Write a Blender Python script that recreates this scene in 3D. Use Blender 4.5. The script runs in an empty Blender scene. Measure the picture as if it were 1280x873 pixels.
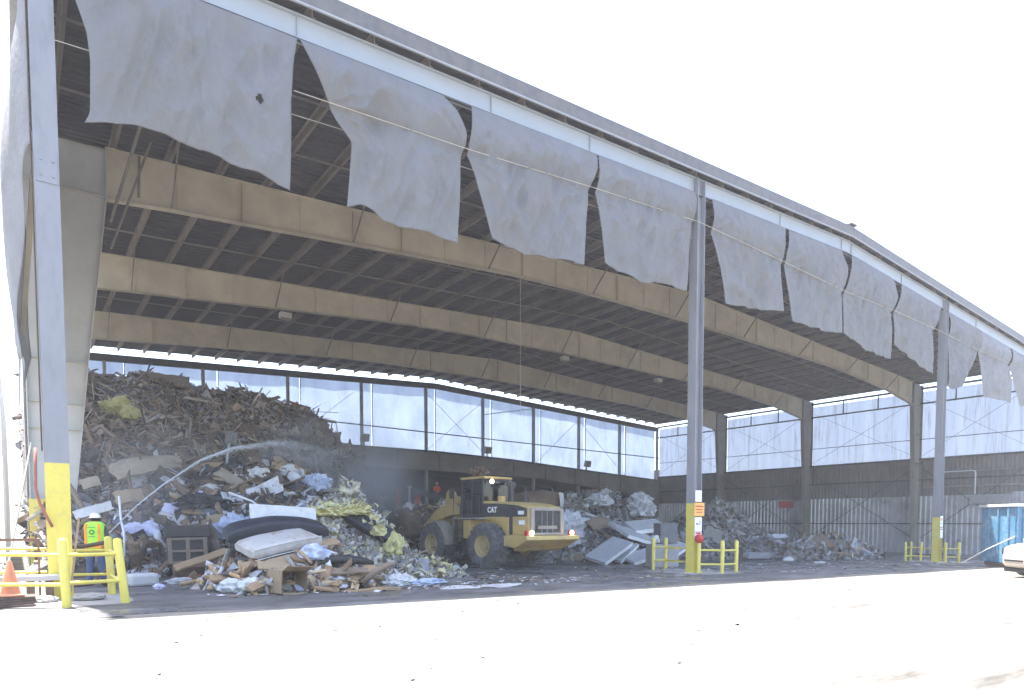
import bpy, bmesh, math, random
import numpy as np
from mathutils import Vector, Matrix, noise
R = math.radians
random.seed(7)
rng = np.random.default_rng(11)
scene = bpy.context.scene
COL = scene.collection

# ------------------------------------------------------------------ basics
L = 60.73            # width of the shed front
MID = L / 2
VB = 38.75           # back wall
GS = 0.0181          # fall of the yard towards the far end


def gz(u):
    return -GS * min(max(u, -10.0), 80.0)


def tag(o, label=None, cat=None, group=None, kind=None):
    if label: o['label'] = label
    if cat: o['category'] = cat
    if group: o['group'] = group
    if kind: o['kind'] = kind
    return o


def empty(name, loc, rz=0.0, label=None, cat=None, group=None):
    o = bpy.data.objects.new(name, None)
    COL.objects.link(o)
    o.location = loc
    o.rotation_euler = (0, 0, rz)
    o.empty_display_size = 0.3
    return tag(o, label, cat, group)


def copy_tree(o, parent=None):
    c = o.copy()
    COL.objects.link(c)
    c.parent = parent
    for ch in list(o.children):
        copy_tree(ch, c)
    return c


def rot(ax, ang):
    return Matrix.Rotation(ang, 3, ax)


class MB:
    """collects shapes into one mesh"""

    def __init__(self):
        self.v = []
        self.f = []
        self.m = []

    def add(self, vs, fs, mi=0):
        b = len(self.v)
        self.v += [tuple(x) for x in vs]
        self.f += [tuple(i + b for i in f) for f in fs]
        self.m += [mi] * len(fs)
        return self

    def box(self, c, s, M=None, mi=0):
        c = Vector(c)
        vs = []
        for x in (-.5, .5):
            for y in (-.5, .5):
                for z in (-.5, .5):
                    p = Vector((x * s[0], y * s[1], z * s[2]))
                    if M is not None: p = M @ p
                    vs.append(c + p)
        return self.add(vs, [(0, 1, 3, 2), (4, 6, 7, 5), (0, 4, 5, 1), (2, 3, 7, 6), (0, 2, 6, 4), (1, 5, 7, 3)], mi)

    def b2(self, x0, x1, y0, y1, z0, z1, mi=0):
        return self.box(((x0 + x1) / 2, (y0 + y1) / 2, (z0 + z1) / 2), (x1 - x0, y1 - y0, z1 - z0), None, mi)

    def bar(self, p, q, w, h, mi=0, up=(0, 0, 1)):
        p, q = Vector(p), Vector(q)
        d = q - p
        x = d.normalized()
        upv = Vector(up)
        if abs(x.dot(upv)) > .98: upv = Vector((1, 0, 0))
        y = upv.cross(x).normalized()
        z = x.cross(y)
        M = Matrix((x, y, z)).transposed()
        return self.box((p + q) / 2, (d.length, w, h), M, mi)

    def tube(self, pts, r, n=8, mi=0, cap=True):
        pts = [Vector(p) for p in pts]
        rs = r if isinstance(r, (list, tuple)) else [r] * len(pts)
        vs, fs = [], []
        ref = None
        for i, p in enumerate(pts):
            a = pts[max(i - 1, 0)]
            b = pts[min(i + 1, len(pts) - 1)]
            t = (b - a).normalized()
            if ref is None:
                ref = Vector((0, 0, 1)) if abs(t.z) < .9 else Vector((1, 0, 0))
            x = (ref - t * ref.dot(t)).normalized()
            y = t.cross(x)
            ref = x
            for k in range(n):
                an = 2 * math.pi * k / n
                vs.append(p + (x * math.cos(an) + y * math.sin(an)) * rs[i])
        for i in range(len(pts) - 1):
            for k in range(n):
                fs.append((i * n + k, i * n + (k + 1) % n, (i + 1) * n + (k + 1) % n, (i + 1) * n + k))
        if cap:
            fs.append(tuple(range(n))[::-1])
            fs.append(tuple((len(pts) - 1) * n + k for k in range(n)))
        return self.add(vs, fs, mi)

    def prism(self, poly, o, ax, ay, az, t, mi=0):
        """2-D polygon extruded by t along az (centred)"""
        o, ax, ay, az = Vector(o), Vector(ax), Vector(ay), Vector(az)
        n = len(poly)
        vs = [o + ax * x + ay * y - az * (t / 2) for x, y in poly] + [o + ax * x + ay * y + az * (t / 2) for x, y in poly]
        fs = [tuple(range(n))[::-1], tuple(range(n, 2 * n))]
        for i in range(n):
            j = (i + 1) % n
            fs.append((i, j, j + n, i + n))
        return self.add(vs, fs, mi)

    def lathe(self, prof, o, axis='z', n=24, mi=0, cap=True):
        """profile (r, h) turned about an axis"""
        vs, fs = [], []
        o = Vector(o)
        for r, hh in prof:
            for k in range(n):
                a = 2 * math.pi * k / n
                c, s = r * math.cos(a), r * math.sin(a)
                if axis == 'z': p = (c, s, hh)
                elif axis == 'y': p = (c, hh, s)
                else: p = (hh, c, s)
                vs.append(o + Vector(p))
        for i in range(len(prof) - 1):
            for k in range(n):
                fs.append((i * n + k, i * n + (k + 1) % n, (i + 1) * n + (k + 1) % n, (i + 1) * n + k))
        if cap:
            fs.append(tuple(range(n)))
            fs.append(tuple((len(prof) - 1) * n + k for k in range(n)))
        return self.add(vs, fs, mi)

    def grid(self, P, mi=0):
        """P: rows of points"""
        r, c = len(P), len(P[0])
        vs = [p for row in P for p in row]
        fs = [(i * c + j, i * c + j + 1, (i + 1) * c + j + 1, (i + 1) * c + j) for i in range(r - 1) for j in range(c - 1)]
        return self.add(vs, fs, mi)

    def build(self, name, mats, parent=None, smooth=False, bevel=0, loc=None, rz=0, solid=0, auto=None):
        me = bpy.data.meshes.new(name)
        me.from_pydata([tuple(v) for v in self.v], [], self.f)
        if not isinstance(mats, (list, tuple)): mats = [mats]
        for m in mats: me.materials.append(m)
        if len(mats) > 1:
            me.polygons.foreach_set('material_index', self.m)
        bm = bmesh.new()
        bm.from_mesh(me)
        bmesh.ops.recalc_face_normals(bm, faces=bm.faces)
        bm.to_mesh(me)
        bm.free()
        if smooth:
            me.polygons.foreach_set('use_smooth', [True] * len(me.polygons))
            if auto: me.set_sharp_from_angle(angle=R(auto))
        o = bpy.data.objects.new(name, me)
        COL.objects.link(o)
        if parent is not None: o.parent = parent
        if loc is not None: o.location = loc
        if rz: o.rotation_euler = (0, 0, rz)
        if solid:
            s = o.modifiers.new('solid', 'SOLIDIFY')
            s.thickness = solid
        if bevel:
            b = o.modifiers.new('bevel', 'BEVEL')
            b.width = bevel
            b.segments = 2
            b.limit_method = 'ANGLE'
            b.angle_limit = R(40)
        return o


# ------------------------------------------------------------------ materials
def mat(name, c1, c2=None, scale=3.0, rough=.7, metal=0, bump=0, bscale=40, c3=None, s3=.4, k3=.5, stretch=None, transl=0, transp=0, emit=None, spec=.4, coat=0, detail=6):
    m = bpy.data.materials.new(name)
    m.use_nodes = True
    nt = m.node_tree
    N, K = nt.nodes, nt.links
    b = N['Principled BSDF']
    out = N['Material Output']
    b.inputs['Roughness'].default_value = rough
    b.inputs['Metallic'].default_value = metal
    b.inputs['Specular IOR Level'].default_value = spec
    if coat: b.inputs['Coat Weight'].default_value = coat
    c2 = c2 or tuple(x * .75 for x in c1)
    tc = N.new('ShaderNodeTexCoord')
    mp = N.new('ShaderNodeMapping')
    K.new(tc.outputs['Object'], mp.inputs['Vector'])
    if stretch: mp.inputs['Scale'].default_value = stretch
    n1 = N.new('ShaderNodeTexNoise')
    n1.inputs['Scale'].default_value = scale
    n1.inputs['Detail'].default_value = detail
    n1.inputs['Roughness'].default_value = .65
    K.new(mp.outputs[0], n1.inputs['Vector'])
    r1 = N.new('ShaderNodeValToRGB')
    r1.color_ramp.elements[0].position = .35
    r1.color_ramp.elements[1].position = .65
    r1.color_ramp.elements[0].color = (*c2, 1)
    r1.color_ramp.elements[1].color = (*c1, 1)
    K.new(n1.outputs['Fac'], r1.inputs['Fac'])
    colr = r1.outputs['Color']
    if c3:
        n2 = N.new('ShaderNodeTexNoise')
        n2.inputs['Scale'].default_value = s3
        n2.inputs['Detail'].default_value = 8
        n2.inputs['Roughness'].default_value = .7
        K.new(mp.outputs[0], n2.inputs['Vector'])
        r2 = N.new('ShaderNodeValToRGB')
        r2.color_ramp.elements[0].position = .48
        r2.color_ramp.elements[1].position = .68
        K.new(n2.outputs['Fac'], r2.inputs['Fac'])
        mu = N.new('ShaderNodeMath')
        mu.operation = 'MULTIPLY'
        mu.inputs[1].default_value = k3
        K.new(r2.outputs['Color'], mu.inputs[0])
        mx = N.new('ShaderNodeMixRGB')
        K.new(mu.outputs[0], mx.inputs['Fac'])
        K.new(colr, mx.inputs['Color1'])
        mx.inputs['Color2'].default_value = (*c3, 1)
        colr = mx.outputs['Color']
    K.new(colr, b.inputs['Base Color'])
    if bump:
        n3 = N.new('ShaderNodeTexNoise')
        n3.inputs['Scale'].default_value = bscale
        n3.inputs['Detail'].default_value = 4
        K.new(mp.outputs[0], n3.inputs['Vector'])
        bp = N.new('ShaderNodeBump')
        bp.inputs['Strength'].default_value = bump
        bp.inputs['Distance'].default_value = .05
        K.new(n3.outputs['Fac'], bp.inputs['Height'])
        K.new(bp.outputs[0], b.inputs['Normal'])
    if emit:
        b.inputs['Emission Color'].default_value = (*emit[0], 1)
        b.inputs['Emission Strength'].default_value = emit[1]
    sh = b.outputs[0]
    if transl:
        t = N.new('ShaderNodeBsdfTranslucent')
        K.new(colr, t.inputs['Color'])
        ms = N.new('ShaderNodeMixShader')
        ms.inputs[0].default_value = transl
        K.new(sh, ms.inputs[1])
        K.new(t.outputs[0], ms.inputs[2])
        sh = ms.outputs[0]
    if transp:
        t = N.new('ShaderNodeBsdfTransparent')
        ms = N.new('ShaderNodeMixShader')
        ms.inputs[0].default_value = transp
        K.new(sh, ms.inputs[1])
        K.new(t.outputs[0], ms.inputs[2])
        sh = ms.outputs[0]
    K.new(sh, out.inputs['Surface'])
    return m


def shard_mat(name, cols, rough=.8, dark=.72):
    """every loose piece (mesh island) takes one colour of the list, with a little grime"""
    m = bpy.data.materials.new(name)
    m.use_nodes = True
    nt = m.node_tree
    N, K = nt.nodes, nt.links
    b = N['Principled BSDF']
    b.inputs['Roughness'].default_value = rough
    b.inputs['Specular IOR Level'].default_value = .3
    g = N.new('ShaderNodeNewGeometry')
    rp = N.new('ShaderNodeValToRGB')
    rp.color_ramp.interpolation = 'CONSTANT'
    e = rp.color_ramp.elements
    n = len(cols)
    while len(e) < n: e.new(1.0)
    for i, c in enumerate(cols):
        e[i].position = i / n
        e[i].color = (*c, 1)
    K.new(g.outputs['Random Per Island'], rp.inputs['Fac'])
    tc = N.new('ShaderNodeTexCoord')
    nz = N.new('ShaderNodeTexNoise')
    nz.inputs['Scale'].default_value = 9
    nz.inputs['Detail'].default_value = 6
    K.new(tc.outputs['Object'], nz.inputs['Vector'])
    r2 = N.new('ShaderNodeValToRGB')
    r2.color_ramp.elements[0].position = .3
    r2.color_ramp.elements[1].position = .6
    r2.color_ramp.elements[0].color = (dark, dark * .95, dark * .9, 1)
    r2.color_ramp.elements[1].color = (1, 1, 1, 1)
    K.new(nz.outputs['Fac'], r2.inputs['Fac'])
    mx = N.new('ShaderNodeMixRGB')
    mx.blend_type = 'MULTIPLY'
    mx.inputs['Fac'].default_value = 1
    K.new(rp.outputs[0], mx.inputs['Color1'])
    K.new(r2.outputs[0], mx.inputs['Color2'])
    K.new(mx.outputs[0], b.inputs['Base Color'])
    return m


M = {}
M['blue_steel'] = mat('pale_blue_paint', (.25, .256, .278), (.225, .231, .252), 1.2, .5, c3=(.155, .14, .135), s3=2.2, k3=.5, stretch=(1, 1, .35))
M['beam_paint'] = mat('pale_beam_paint', (.34, .365, .395), (.31, .335, .365), .8, .45, c3=(.34, .34, .34), s3=.6, k3=.35)
M['cream'] = mat('dusty_cream_paint', (.565, .505, .385), (.47, .42, .32), .7, .75, c3=(.30, .26, .20), s3=.45, k3=.6, bump=.05)
M['col_grey'] = mat('grey_column_paint', (.50, .49, .46), (.44, .43, .40), .9, .6, c3=(.32, .30, .27), s3=.6, k3=.5)
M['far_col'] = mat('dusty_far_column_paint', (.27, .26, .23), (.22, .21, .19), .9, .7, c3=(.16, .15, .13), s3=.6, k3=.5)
M['purlin'] = mat('rusty_purlin_paint', (.23, .20, .175), (.165, .14, .125), 2, .8, c3=(.12, .09, .075), s3=.5, k3=.6)
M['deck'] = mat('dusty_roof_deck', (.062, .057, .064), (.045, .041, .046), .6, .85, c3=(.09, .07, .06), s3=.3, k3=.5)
M['fascia'] = mat('weathered_fascia', (.15, .146, .152), (.115, .105, .105), 3, .6, c3=(.17, .125, .10), s3=1.5, k3=.5)
M['yellow'] = mat('yellow_safety_paint', (.66, .56, .11), (.60, .50, .09), 2.5, .45, c3=(.34, .27, .12), s3=5.0, k3=.4)
M['tarp'] = mat('grey_shade_cloth', (.205, .204, .213), (.190, .189, .198), 2.2, .95, bump=.5, bscale=16, c3=(.175, .16, .14), s3=.4, k3=.45, stretch=(1, 1, .6), transl=.10, spec=.1)
M['tarp_thin'] = mat('pale_shade_cloth', (.38, .38, .395), (.34, .34, .355), 1.0, .95, bump=.6, bscale=7, c3=(.26, .23, .21), s3=.35, k3=.5, transl=.40, spec=.1)
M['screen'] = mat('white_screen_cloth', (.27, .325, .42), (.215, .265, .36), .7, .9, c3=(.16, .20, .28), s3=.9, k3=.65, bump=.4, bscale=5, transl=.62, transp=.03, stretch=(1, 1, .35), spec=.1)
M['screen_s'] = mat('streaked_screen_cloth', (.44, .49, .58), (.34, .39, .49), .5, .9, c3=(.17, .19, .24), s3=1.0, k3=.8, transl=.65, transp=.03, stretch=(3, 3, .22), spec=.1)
M['siding_dark'] = mat('brown_grey_siding', (.20, .182, .175), (.165, .15, .145), .9, .6, c3=(.09, .08, .075), s3=.4, k3=.6)
M['siding_light'] = mat('galvanised_siding', (.50, .51, .55), (.41, .42, .46), 1.3, .36, metal=.5, c3=(.17, .165, .17), s3=.5, k3=.7)
M['siding_white'] = mat('white_siding', (.78, .78, .78), (.7, .7, .7), 1, .6)
M['dark_steel'] = mat('dark_steel', (.07, .066, .07), (.05, .047, .05), 2, .7)
M['grey_steel'] = mat('grey_steel', (.34, .34, .35), (.27, .27, .28), 2, .6)
M['low_frame'] = mat('dusty_low_frame', (.235, .225, .21), (.19, .18, .17), .6, .75, c3=(.13, .12, .11), s3=.4, k3=.6)
M['dark_wall'] = mat('unlit_dark_wall', (.06, .052, .05), (.035, .03, .03), .6, .9)  # annex walls coloured near black for the lack of light inside
M['conc'] = mat('pale_yard_concrete', (.20, .187, .165), (.165, .154, .136), .8, .9, bump=.08, bscale=30, c3=(.045, .041, .035), s3=.55, k3=1.0, stretch=(.35, 1.6, 1))
M['pad'] = mat('concrete_pad', (.34, .33, .32), (.27, .26, .26), 1.2, .9, bump=.08)
M['wood'] = mat('raw_lumber', (.38, .265, .155), (.28, .185, .105), 3, .8, stretch=(1, 8, 8), c3=(.22, .15, .09), s3=1.5, k3=.5)
M['wood_old'] = mat('weathered_board', (.24, .18, .13), (.17, .125, .09), 3, .85, stretch=(1, 8, 8), c3=(.10, .08, .06), s3=1.5, k3=.5)
M['card'] = mat('cardboard', (.34, .25, .16), (.28, .20, .125), 3, .9, c3=(.17, .12, .08), s3=2.5, k3=.7)
M['white'] = mat('dirty_white', (.58, .58, .58), (.48, .48, .48), 3, .6, c3=(.33, .30, .26), s3=2.5, k3=.6)
M['offwhite'] = mat('stained_mattress_cloth', (.46, .44, .42), (.38, .36, .34), 3, .9, c3=(.30, .23, .17), s3=2.2, k3=.85, bump=.2, bscale=18)
M['navy'] = mat('dark_navy_upholstery', (.022, .025, .04), (.014, .016, .026), 4, .6)
M['black'] = mat('black_plastic', (.02, .02, .022), (.012, .012, .014), 4, .5)
M['foam'] = mat('silver_faced_panel', (.46, .465, .49), (.37, .375, .40), 2, .5, c3=(.33, .31, .30), s3=1.1, k3=.5, bump=.08, bscale=8)
M['edge'] = mat('white_panel_edge', (.82, .82, .82), (.72, .72, .72), 6, .8)
M['red'] = mat('red_paint', (.55, .035, .03), (.45, .025, .022), 4, .5)
M['orange'] = mat('orange_plastic', (.50, .19, .11), (.44, .17, .10), 4, .7, c3=(.36, .2, .15), s3=4, k3=.4)
M['lime'] = mat('lime_vest', (.42, .85, .08), (.38, .78, .07), 8, .85)
M['vorange'] = mat('orange_vest_stripe', (.95, .32, .04), None, 8, .8)
M['jeans'] = mat('blue_jeans', (.07, .10, .19), (.05, .075, .145), 14, .95)
M['sleeve'] = mat('brown_jacket', (.10, .07, .055), (.075, .052, .04), 10, .95)
M['skin'] = mat('skin', (.42, .25, .17), (.38, .22, .15), 9, .55)
M['boot'] = mat('work_boot', (.09, .075, .05), (.06, .05, .035), 10, .8)
M['hair'] = mat('dark_hair', (.02, .016, .012), None, 20, .8)
M['cat_y'] = mat('loader_yellow', (.58, .405, .14), (.50, .35, .12), 2.2, .55, c3=(.29, .235, .165), s3=1.4, k3=.75)
M['cat_k'] = mat('loader_charcoal', (.045, .045, .055), (.03, .03, .036), 3, .5, c3=(.12, .11, .1), s3=1.5, k3=.35)
M['rimy'] = mat('dusty_rim_yellow', (.56, .42, .20), (.48, .35, .16), 3, .6, c3=(.3, .25, .18), s3=3, k3=.6)
M['tyre'] = mat('dusty_tyre', (.16, .155, .16), (.085, .082, .085), 4, .9, c3=(.24, .225, .21), s3=2.5, k3=.7, bump=.2)
M['fend'] = mat('dusty_fender', (.36, .32, .26), (.27, .24, .2), 3, .8)
M['bucket'] = mat('worn_bucket_steel', (.15, .11, .085), (.09, .066, .05), 3, .7, c3=(.2, .13, .09), s3=2, k3=.6, stretch=(1, 1, 4))
M['lamp'] = mat('lit_lamp', (1, .85, .6), None, 2, .4, emit=((1, .80, .5), 9))
M['beacon'] = mat('amber_tail_glow', (.8, .1, .03), None, 2, .4, emit=((1, .12, .03), .6))
M['blue_bin'] = mat('blue_container_paint', (.08, .24, .38), (.06, .19, .31), 2, .5, c3=(.36, .43, .48), s3=2.2, k3=.6)
M['rust'] = mat('rusty_steel', (.20, .11, .075), (.13, .07, .05), 4, .85)
M['rope'] = mat('pale_rope', (.55, .50, .42), (.45, .40, .33), 20, .95)
M['sign'] = mat('sign_white', (.85, .85, .85), (.8, .8, .8), 3, .5)
M['sign_o'] = mat('sign_amber', (.80, .42, .10), (.75, .38, .09), 3, .5)
M['ink'] = mat('sign_ink', (.06, .06, .07), None, 3, .6)
M['inkr'] = mat('sign_red_ink', (.55, .06, .06), None, 3, .6)
M['cartp'] = mat('cream_cart_paint', (.56, .47, .40), (.51, .43, .37), 3, .4, coat=.3)
M['mat_brown'] = mat('dark_rubber_mat', (.10, .065, .055), (.07, .045, .038), 5, .8)
M['bench'] = mat('grey_bench_board', (.45, .44, .43), (.38, .37, .36), 4, .8, stretch=(1, 6, 6))
M['hosebrown'] = mat('brown_hose', (.10, .065, .05), None, 6, .6)
M['hosered'] = mat('red_hose', (.30, .11, .07), None, 6, .6)
M['pvc'] = mat('white_pipe', (.70, .71, .73), (.6, .61, .63), 5, .5)
M['tealbag'] = mat('dark_teal_bag', (.03, .08, .10), None, 6, .6)
M['insul'] = mat('yellow_insulation', (.55, .50, .22), (.45, .41, .19), 5, .95, c3=(.40, .38, .30), s3=3, k3=.5, bump=.5, bscale=20)
M['plastic_blue'] = mat('blue_film', (.27, .32, .45), (.46, .49, .58), 5, .4)
M['carpet'] = mat('brown_carpet', (.17, .115, .08), (.12, .08, .055), 5, .95, bump=.2)
M['beige'] = mat('beige_board', (.35, .29, .21), (.28, .23, .165), 5, .85, c3=(.16, .125, .09), s3=2.2, k3=.75)
M['lilac'] = mat('lilac_paper', (.55, .54, .70), (.46, .45, .62), 4, .8)

# glass
g = bpy.data.materials.new('cab_glass')
g.use_nodes = True
N, K = g.node_tree.nodes, g.node_tree.links
tr = N.new('ShaderNodeBsdfTransparent')
tr.inputs[0].default_value = (.72, .86, .90, 1)
gl = N.new('ShaderNodeBsdfGlossy')
gl.inputs['Roughness'].default_value = .06
ms = N.new('ShaderNodeMixShader')
fr = N.new('ShaderNodeFresnel')
fr.inputs[0].default_value = 1.7
K.new(fr.outputs[0], ms.inputs[0])
K.new(tr.outputs[0], ms.inputs[1])
K.new(gl.outputs[0], ms.inputs[2])
K.new(ms.outputs[0], N['Material Output'].inputs['Surface'])
M['glass'] = g

# wet, dirty floor inside the shed, its dark tone also painting the shade
fm = mat('dirty_shaded_floor', (.115, .112, .115), (.062, .06, .062), .9, .6, c3=(.19, .19, .20), s3=.45, k3=.6, bump=.1, bscale=22, stretch=(.5, 1.6, 1))
N, K = fm.node_tree.nodes, fm.node_tree.links
b = N['Principled BSDF']
tc = N.new('ShaderNodeTexCoord')
nz = N.new('ShaderNodeTexNoise')
nz.inputs['Scale'].default_value = .55
nz.inputs['Detail'].default_value = 5
K.new(tc.outputs['Object'], nz.inputs['Vector'])
rr = N.new('ShaderNodeValToRGB')
rr.color_ramp.elements[0].position = .40
rr.color_ramp.elements[1].position = .56
rr.color_ramp.elements[0].color = (.22, .22, .22, 1)
rr.color_ramp.elements[1].color = (.8, .8, .8, 1)
K.new(nz.outputs['Fac'], rr.inputs['Fac'])
K.new(rr.outputs[0], b.inputs['Roughness'])
M['floor'] = fm


# ------------------------------------------------------------------ scattered debris in one mesh
def lattice(kind):
    if kind == 'box':
        v = np.array([(x, y, z) for x in (-.5, .5) for y in (-.5, .5) for z in (-.5, .5)], float)
        f = np.array([(0, 1, 3, 2), (4, 6, 7, 5), (0, 4, 5, 1), (2, 3, 7, 6), (0, 2, 6, 4), (1, 5, 7, 3)])
    else:
        n = 4 if kind == 'sheet' else 3
        v = np.array([(i / (n - 1) - .5, j / (n - 1) - .5, 0) for i in range(n) for j in range(n)], float)
        f = np.array([(i * n + j, i * n + j + 1, (i + 1) * n + j + 1, (i + 1) * n + j) for i in range(n - 1) for j in range(n - 1)])
    return v, f


def scatter(P, Nrm, kinds):
    """P (n,3) points, Nrm (n,3) normals; kinds: list of (share, template, size ranges, jitter, tilt)"""
    V, F = [], []
    base = 0
    n = len(P)
    sh = np.array([k[0] for k in kinds])
    pick = rng.choice(len(kinds), n, p=sh / sh.sum())
    for ki, (s, tmpl, sx, sy, sz, jit, tilt) in enumerate(kinds):
        idx = np.where(pick == ki)[0]
        if not len(idx): continue
        v, f = lattice(tmpl)
        k = len(idx)
        S = np.stack([rng.uniform(*sx, k), rng.uniform(*sy, k), rng.uniform(*sz, k) if sz else np.ones(k)], 1)
        S[:, 0] *= np.exp(rng.normal(0, .25, k))
        loc = v[None] * S[:, None, :]
        if tmpl == 'box':
            loc += rng.normal(0, 1, (k, len(v), 3)) * jit * S[:, None, :]
        else:
            w = np.minimum(S[:, 0], S[:, 1])[:, None, None]
            loc += rng.normal(0, 1, (k, len(v), 3)) * np.array([.25, .25, 1.0]) * jit * w
            bend = rng.normal(0, .5, k)[:, None]
            loc[:, :, 2] += bend * (v[None, :, 0] ** 2) * S[:, :1]
        nn = Nrm[idx] + rng.normal(0, tilt, (k, 3))
        nn /= np.linalg.norm(nn, axis=1)[:, None]
        d = rng.normal(0, 1, (k, 3))
        d -= nn * (d * nn).sum(1)[:, None]
        d /= np.linalg.norm(d, axis=1)[:, None]
        e = np.cross(nn, d)
        W = loc[:, :, :1] * d[:, None] + loc[:, :, 1:2] * e[:, None] + loc[:, :, 2:3] * nn[:, None] + P[idx][:, None]
        V.append(W.reshape(-1, 3))
        F.append((f[None] + (np.arange(k) * len(v))[:, None, None] + base).reshape(-1, 4))
        base += k * len(v)
    return np.concatenate(V), np.concatenate(F)


def raw_mesh(name, V, F, mats, midx=None, smooth=False):
    me = bpy.data.meshes.new(name)
    me.vertices.add(len(V))
    me.vertices.foreach_set('co', V.astype(np.float32).ravel())
    me.loops.add(F.size)
    me.loops.foreach_set('vertex_index', F.astype(np.int32).ravel())
    me.polygons.add(len(F))
    me.polygons.foreach_set('loop_start', np.arange(0, F.size, 4, dtype=np.int32))
    for m in mats: me.materials.append(m)
    if midx is not None: me.polygons.foreach_set('material_index', midx.astype(np.int32))
    me.update(calc_edges=True)
    me.validate()
    o = bpy.data.objects.new(name, me)
    COL.objects.link(o)
    return o


def smst(x):
    x = np.clip(x, 0, 1)
    return x * x * (3 - 2 * x)


def fbm(u, v, s, seed=0):
    out = np.zeros(u.shape)
    it = np.nditer([u, v], flags=['multi_index'])
    for a, b_ in it:
        out[it.multi_index] = noise.fractal(Vector((float(a) * s + seed, float(b_) * s - seed, seed * .37)), 1.0, 2.0, 4)
    return out


def heap(name, label, H, u0, u1, v0, v1, res, n, kinds, mats_base, mat_sh, amp, nscale, seed, keep=.12, lift=.04):
    """mound (height field H above the floor) with n loose pieces lying over it, one mesh"""
    us = np.arange(u0, u1 + res, res)
    vs = np.arange(v0, v1 + res, res)
    U, Vv = np.meshgrid(us, vs, indexing='ij')
    h = H(U, Vv)
    hh = h + np.where(h > .05, fbm(U, Vv, nscale, seed) * amp * np.minimum(1, h / .8), 0)
    hh = np.where(h < .01, -.25, hh)
    G = -GS * U
    Z = G + hh
    V0 = np.stack([U, Vv, Z], -1).reshape(-1, 3)
    a, c = U.shape
    I = np.arange(a * c).reshape(a, c)
    F0 = np.stack([I[:-1, :-1], I[1:, :-1], I[1:, 1:], I[:-1, 1:]], -1).reshape(-1, 4)
    F0 = F0[(hh.reshape(-1)[F0] > -.2).any(1)]
    # random points on the surface, denser where it is steep
    gu = np.gradient(hh, res, axis=0)
    gv = np.gradient(hh, res, axis=1)
    w = np.where(h > keep, np.sqrt(1 + gu ** 2 + gv ** 2), 0).ravel()
    w *= np.where((gv < -.05).ravel(), 1, 1)
    k = rng.choice(len(w), n, p=w / w.sum())
    P = V0[k] + np.stack([rng.uniform(-res, res, n) * .5, rng.uniform(-res, res, n) * .5, np.zeros(n)], 1)
    P[:, 2] += (P[:, 0] - V0[k][:, 0]) * gu.ravel()[k] + (P[:, 1] - V0[k][:, 1]) * gv.ravel()[k] + rng.uniform(-.3, 1, n) * lift
    nr = np.stack([-gu.ravel()[k], -gv.ravel()[k], np.ones(n)], 1)
    nr /= np.linalg.norm(nr, axis=1)[:, None]
    V1, F1 = scatter(P, nr, kinds)
    V = np.concatenate([V0, V1])
    F = np.concatenate([F0, F1 + len(V0)])
    mi = np.concatenate([np.zeros(len(F0)), np.ones(len(F1))])
    o = raw_mesh(name, V, F, [mats_base, mat_sh], mi)
    tag(o, label, 'debris pile', kind='stuff')

    def top(u, v):
        i = min(max(int(round((u - u0) / res)), 0), a - 1)
        j = min(max(int(round((v - v0) / res)), 0), c - 1)
        return float(max(Z[i, j], gz(u))), Vector((-gu[i, j], -gv[i, j], 1)).normalized()
    return top

# ------------------------------------------------------------------ camera, light, sky
cd = bpy.data.cameras.new('camera')
cam = bpy.data.objects.new('camera', cd)
COL.objects.link(cam)
Rx = Vector((0.79163205, -0.6109976, 0.00080085))
Ux = Vector((0.03080796, 0.04122497, 0.99867481))
Fx = Vector((0.61022092, 0.79055831, -0.0514586))
mw = Matrix((Rx, Ux, -Fx)).transposed().to_4x4()
mw.translation = Vector((-0.6577, -16.3947, 1.55))
cam.matrix_world = mw
cd.sensor_width = 36
cd.sensor_fit = 'HORIZONTAL'
cd.lens = 835.4656 / 1280 * 36
cd.shift_x = (640 - 667.8688) / 1280
cd.shift_y = (696.0705 - 436.5) / 1280
cd.clip_end = 3000
cd.clip_start = .1
scene.camera = cam

SUN = Vector((-.068, .262, 1.0)).normalized()
world = bpy.data.worlds.new('World')
scene.world = world
world.use_nodes = True
nt = world.node_tree
sky = nt.nodes.new('ShaderNodeTexSky')
sky.sky_type = 'NISHITA'
sky.sun_disc = False
sky.sun_elevation = math.asin(SUN.z)
sky.sun_rotation = math.atan2(SUN.x, SUN.y)
sky.air_density = 1.0
sky.dust_density = 2.5
sky.ozone_density = 1.0
bg = nt.nodes['Background']
nt.links.new(sky.outputs[0], bg.inputs['Color'])
bg.inputs['Strength'].default_value = .13
sl = bpy.data.lights.new('sun', 'SUN')
sl.energy = 4.2
sl.angle = R(.53)
sl.color = (1, .96, .90)
so = bpy.data.objects.new('sun', sl)
COL.objects.link(so)
so.rotation_euler = SUN.to_track_quat('Z', 'Y').to_euler()
vs_ = scene.view_settings
vs_.view_transform = 'Standard'
vs_.look = 'None'
vs_.exposure = 2.6
vs_.gamma = 1
vs_.use_curve_mapping = False
scene.render.engine = 'CYCLES'
cy = scene.cycles
cy.use_denoising = True
cy.max_bounces = 8
cy.diffuse_bounces = 5
cy.glossy_bounces = 3
cy.transmission_bounces = 4
cy.transparent_max_bounces = 8
cy.volume_bounces = 1
cy.use_adaptive_sampling = True
cy.adaptive_threshold = .006
cy.denoising_input_passes = 'RGB_ALBEDO_NORMAL'
cy.denoising_prefilter = 'ACCURATE'
cy.sample_clamp_indirect = 8
cy.caustics_reflective = False
cy.caustics_refractive = False


# ------------------------------------------------------------------ ground
def sheet(name, us, vs, dz, m, thick=0):
    mb = MB()
    mb.grid([[(u, v, gz(u) + dz) for v in vs] for u in us])
    return tag(mb.build(name, m), kind='structure')


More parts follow.
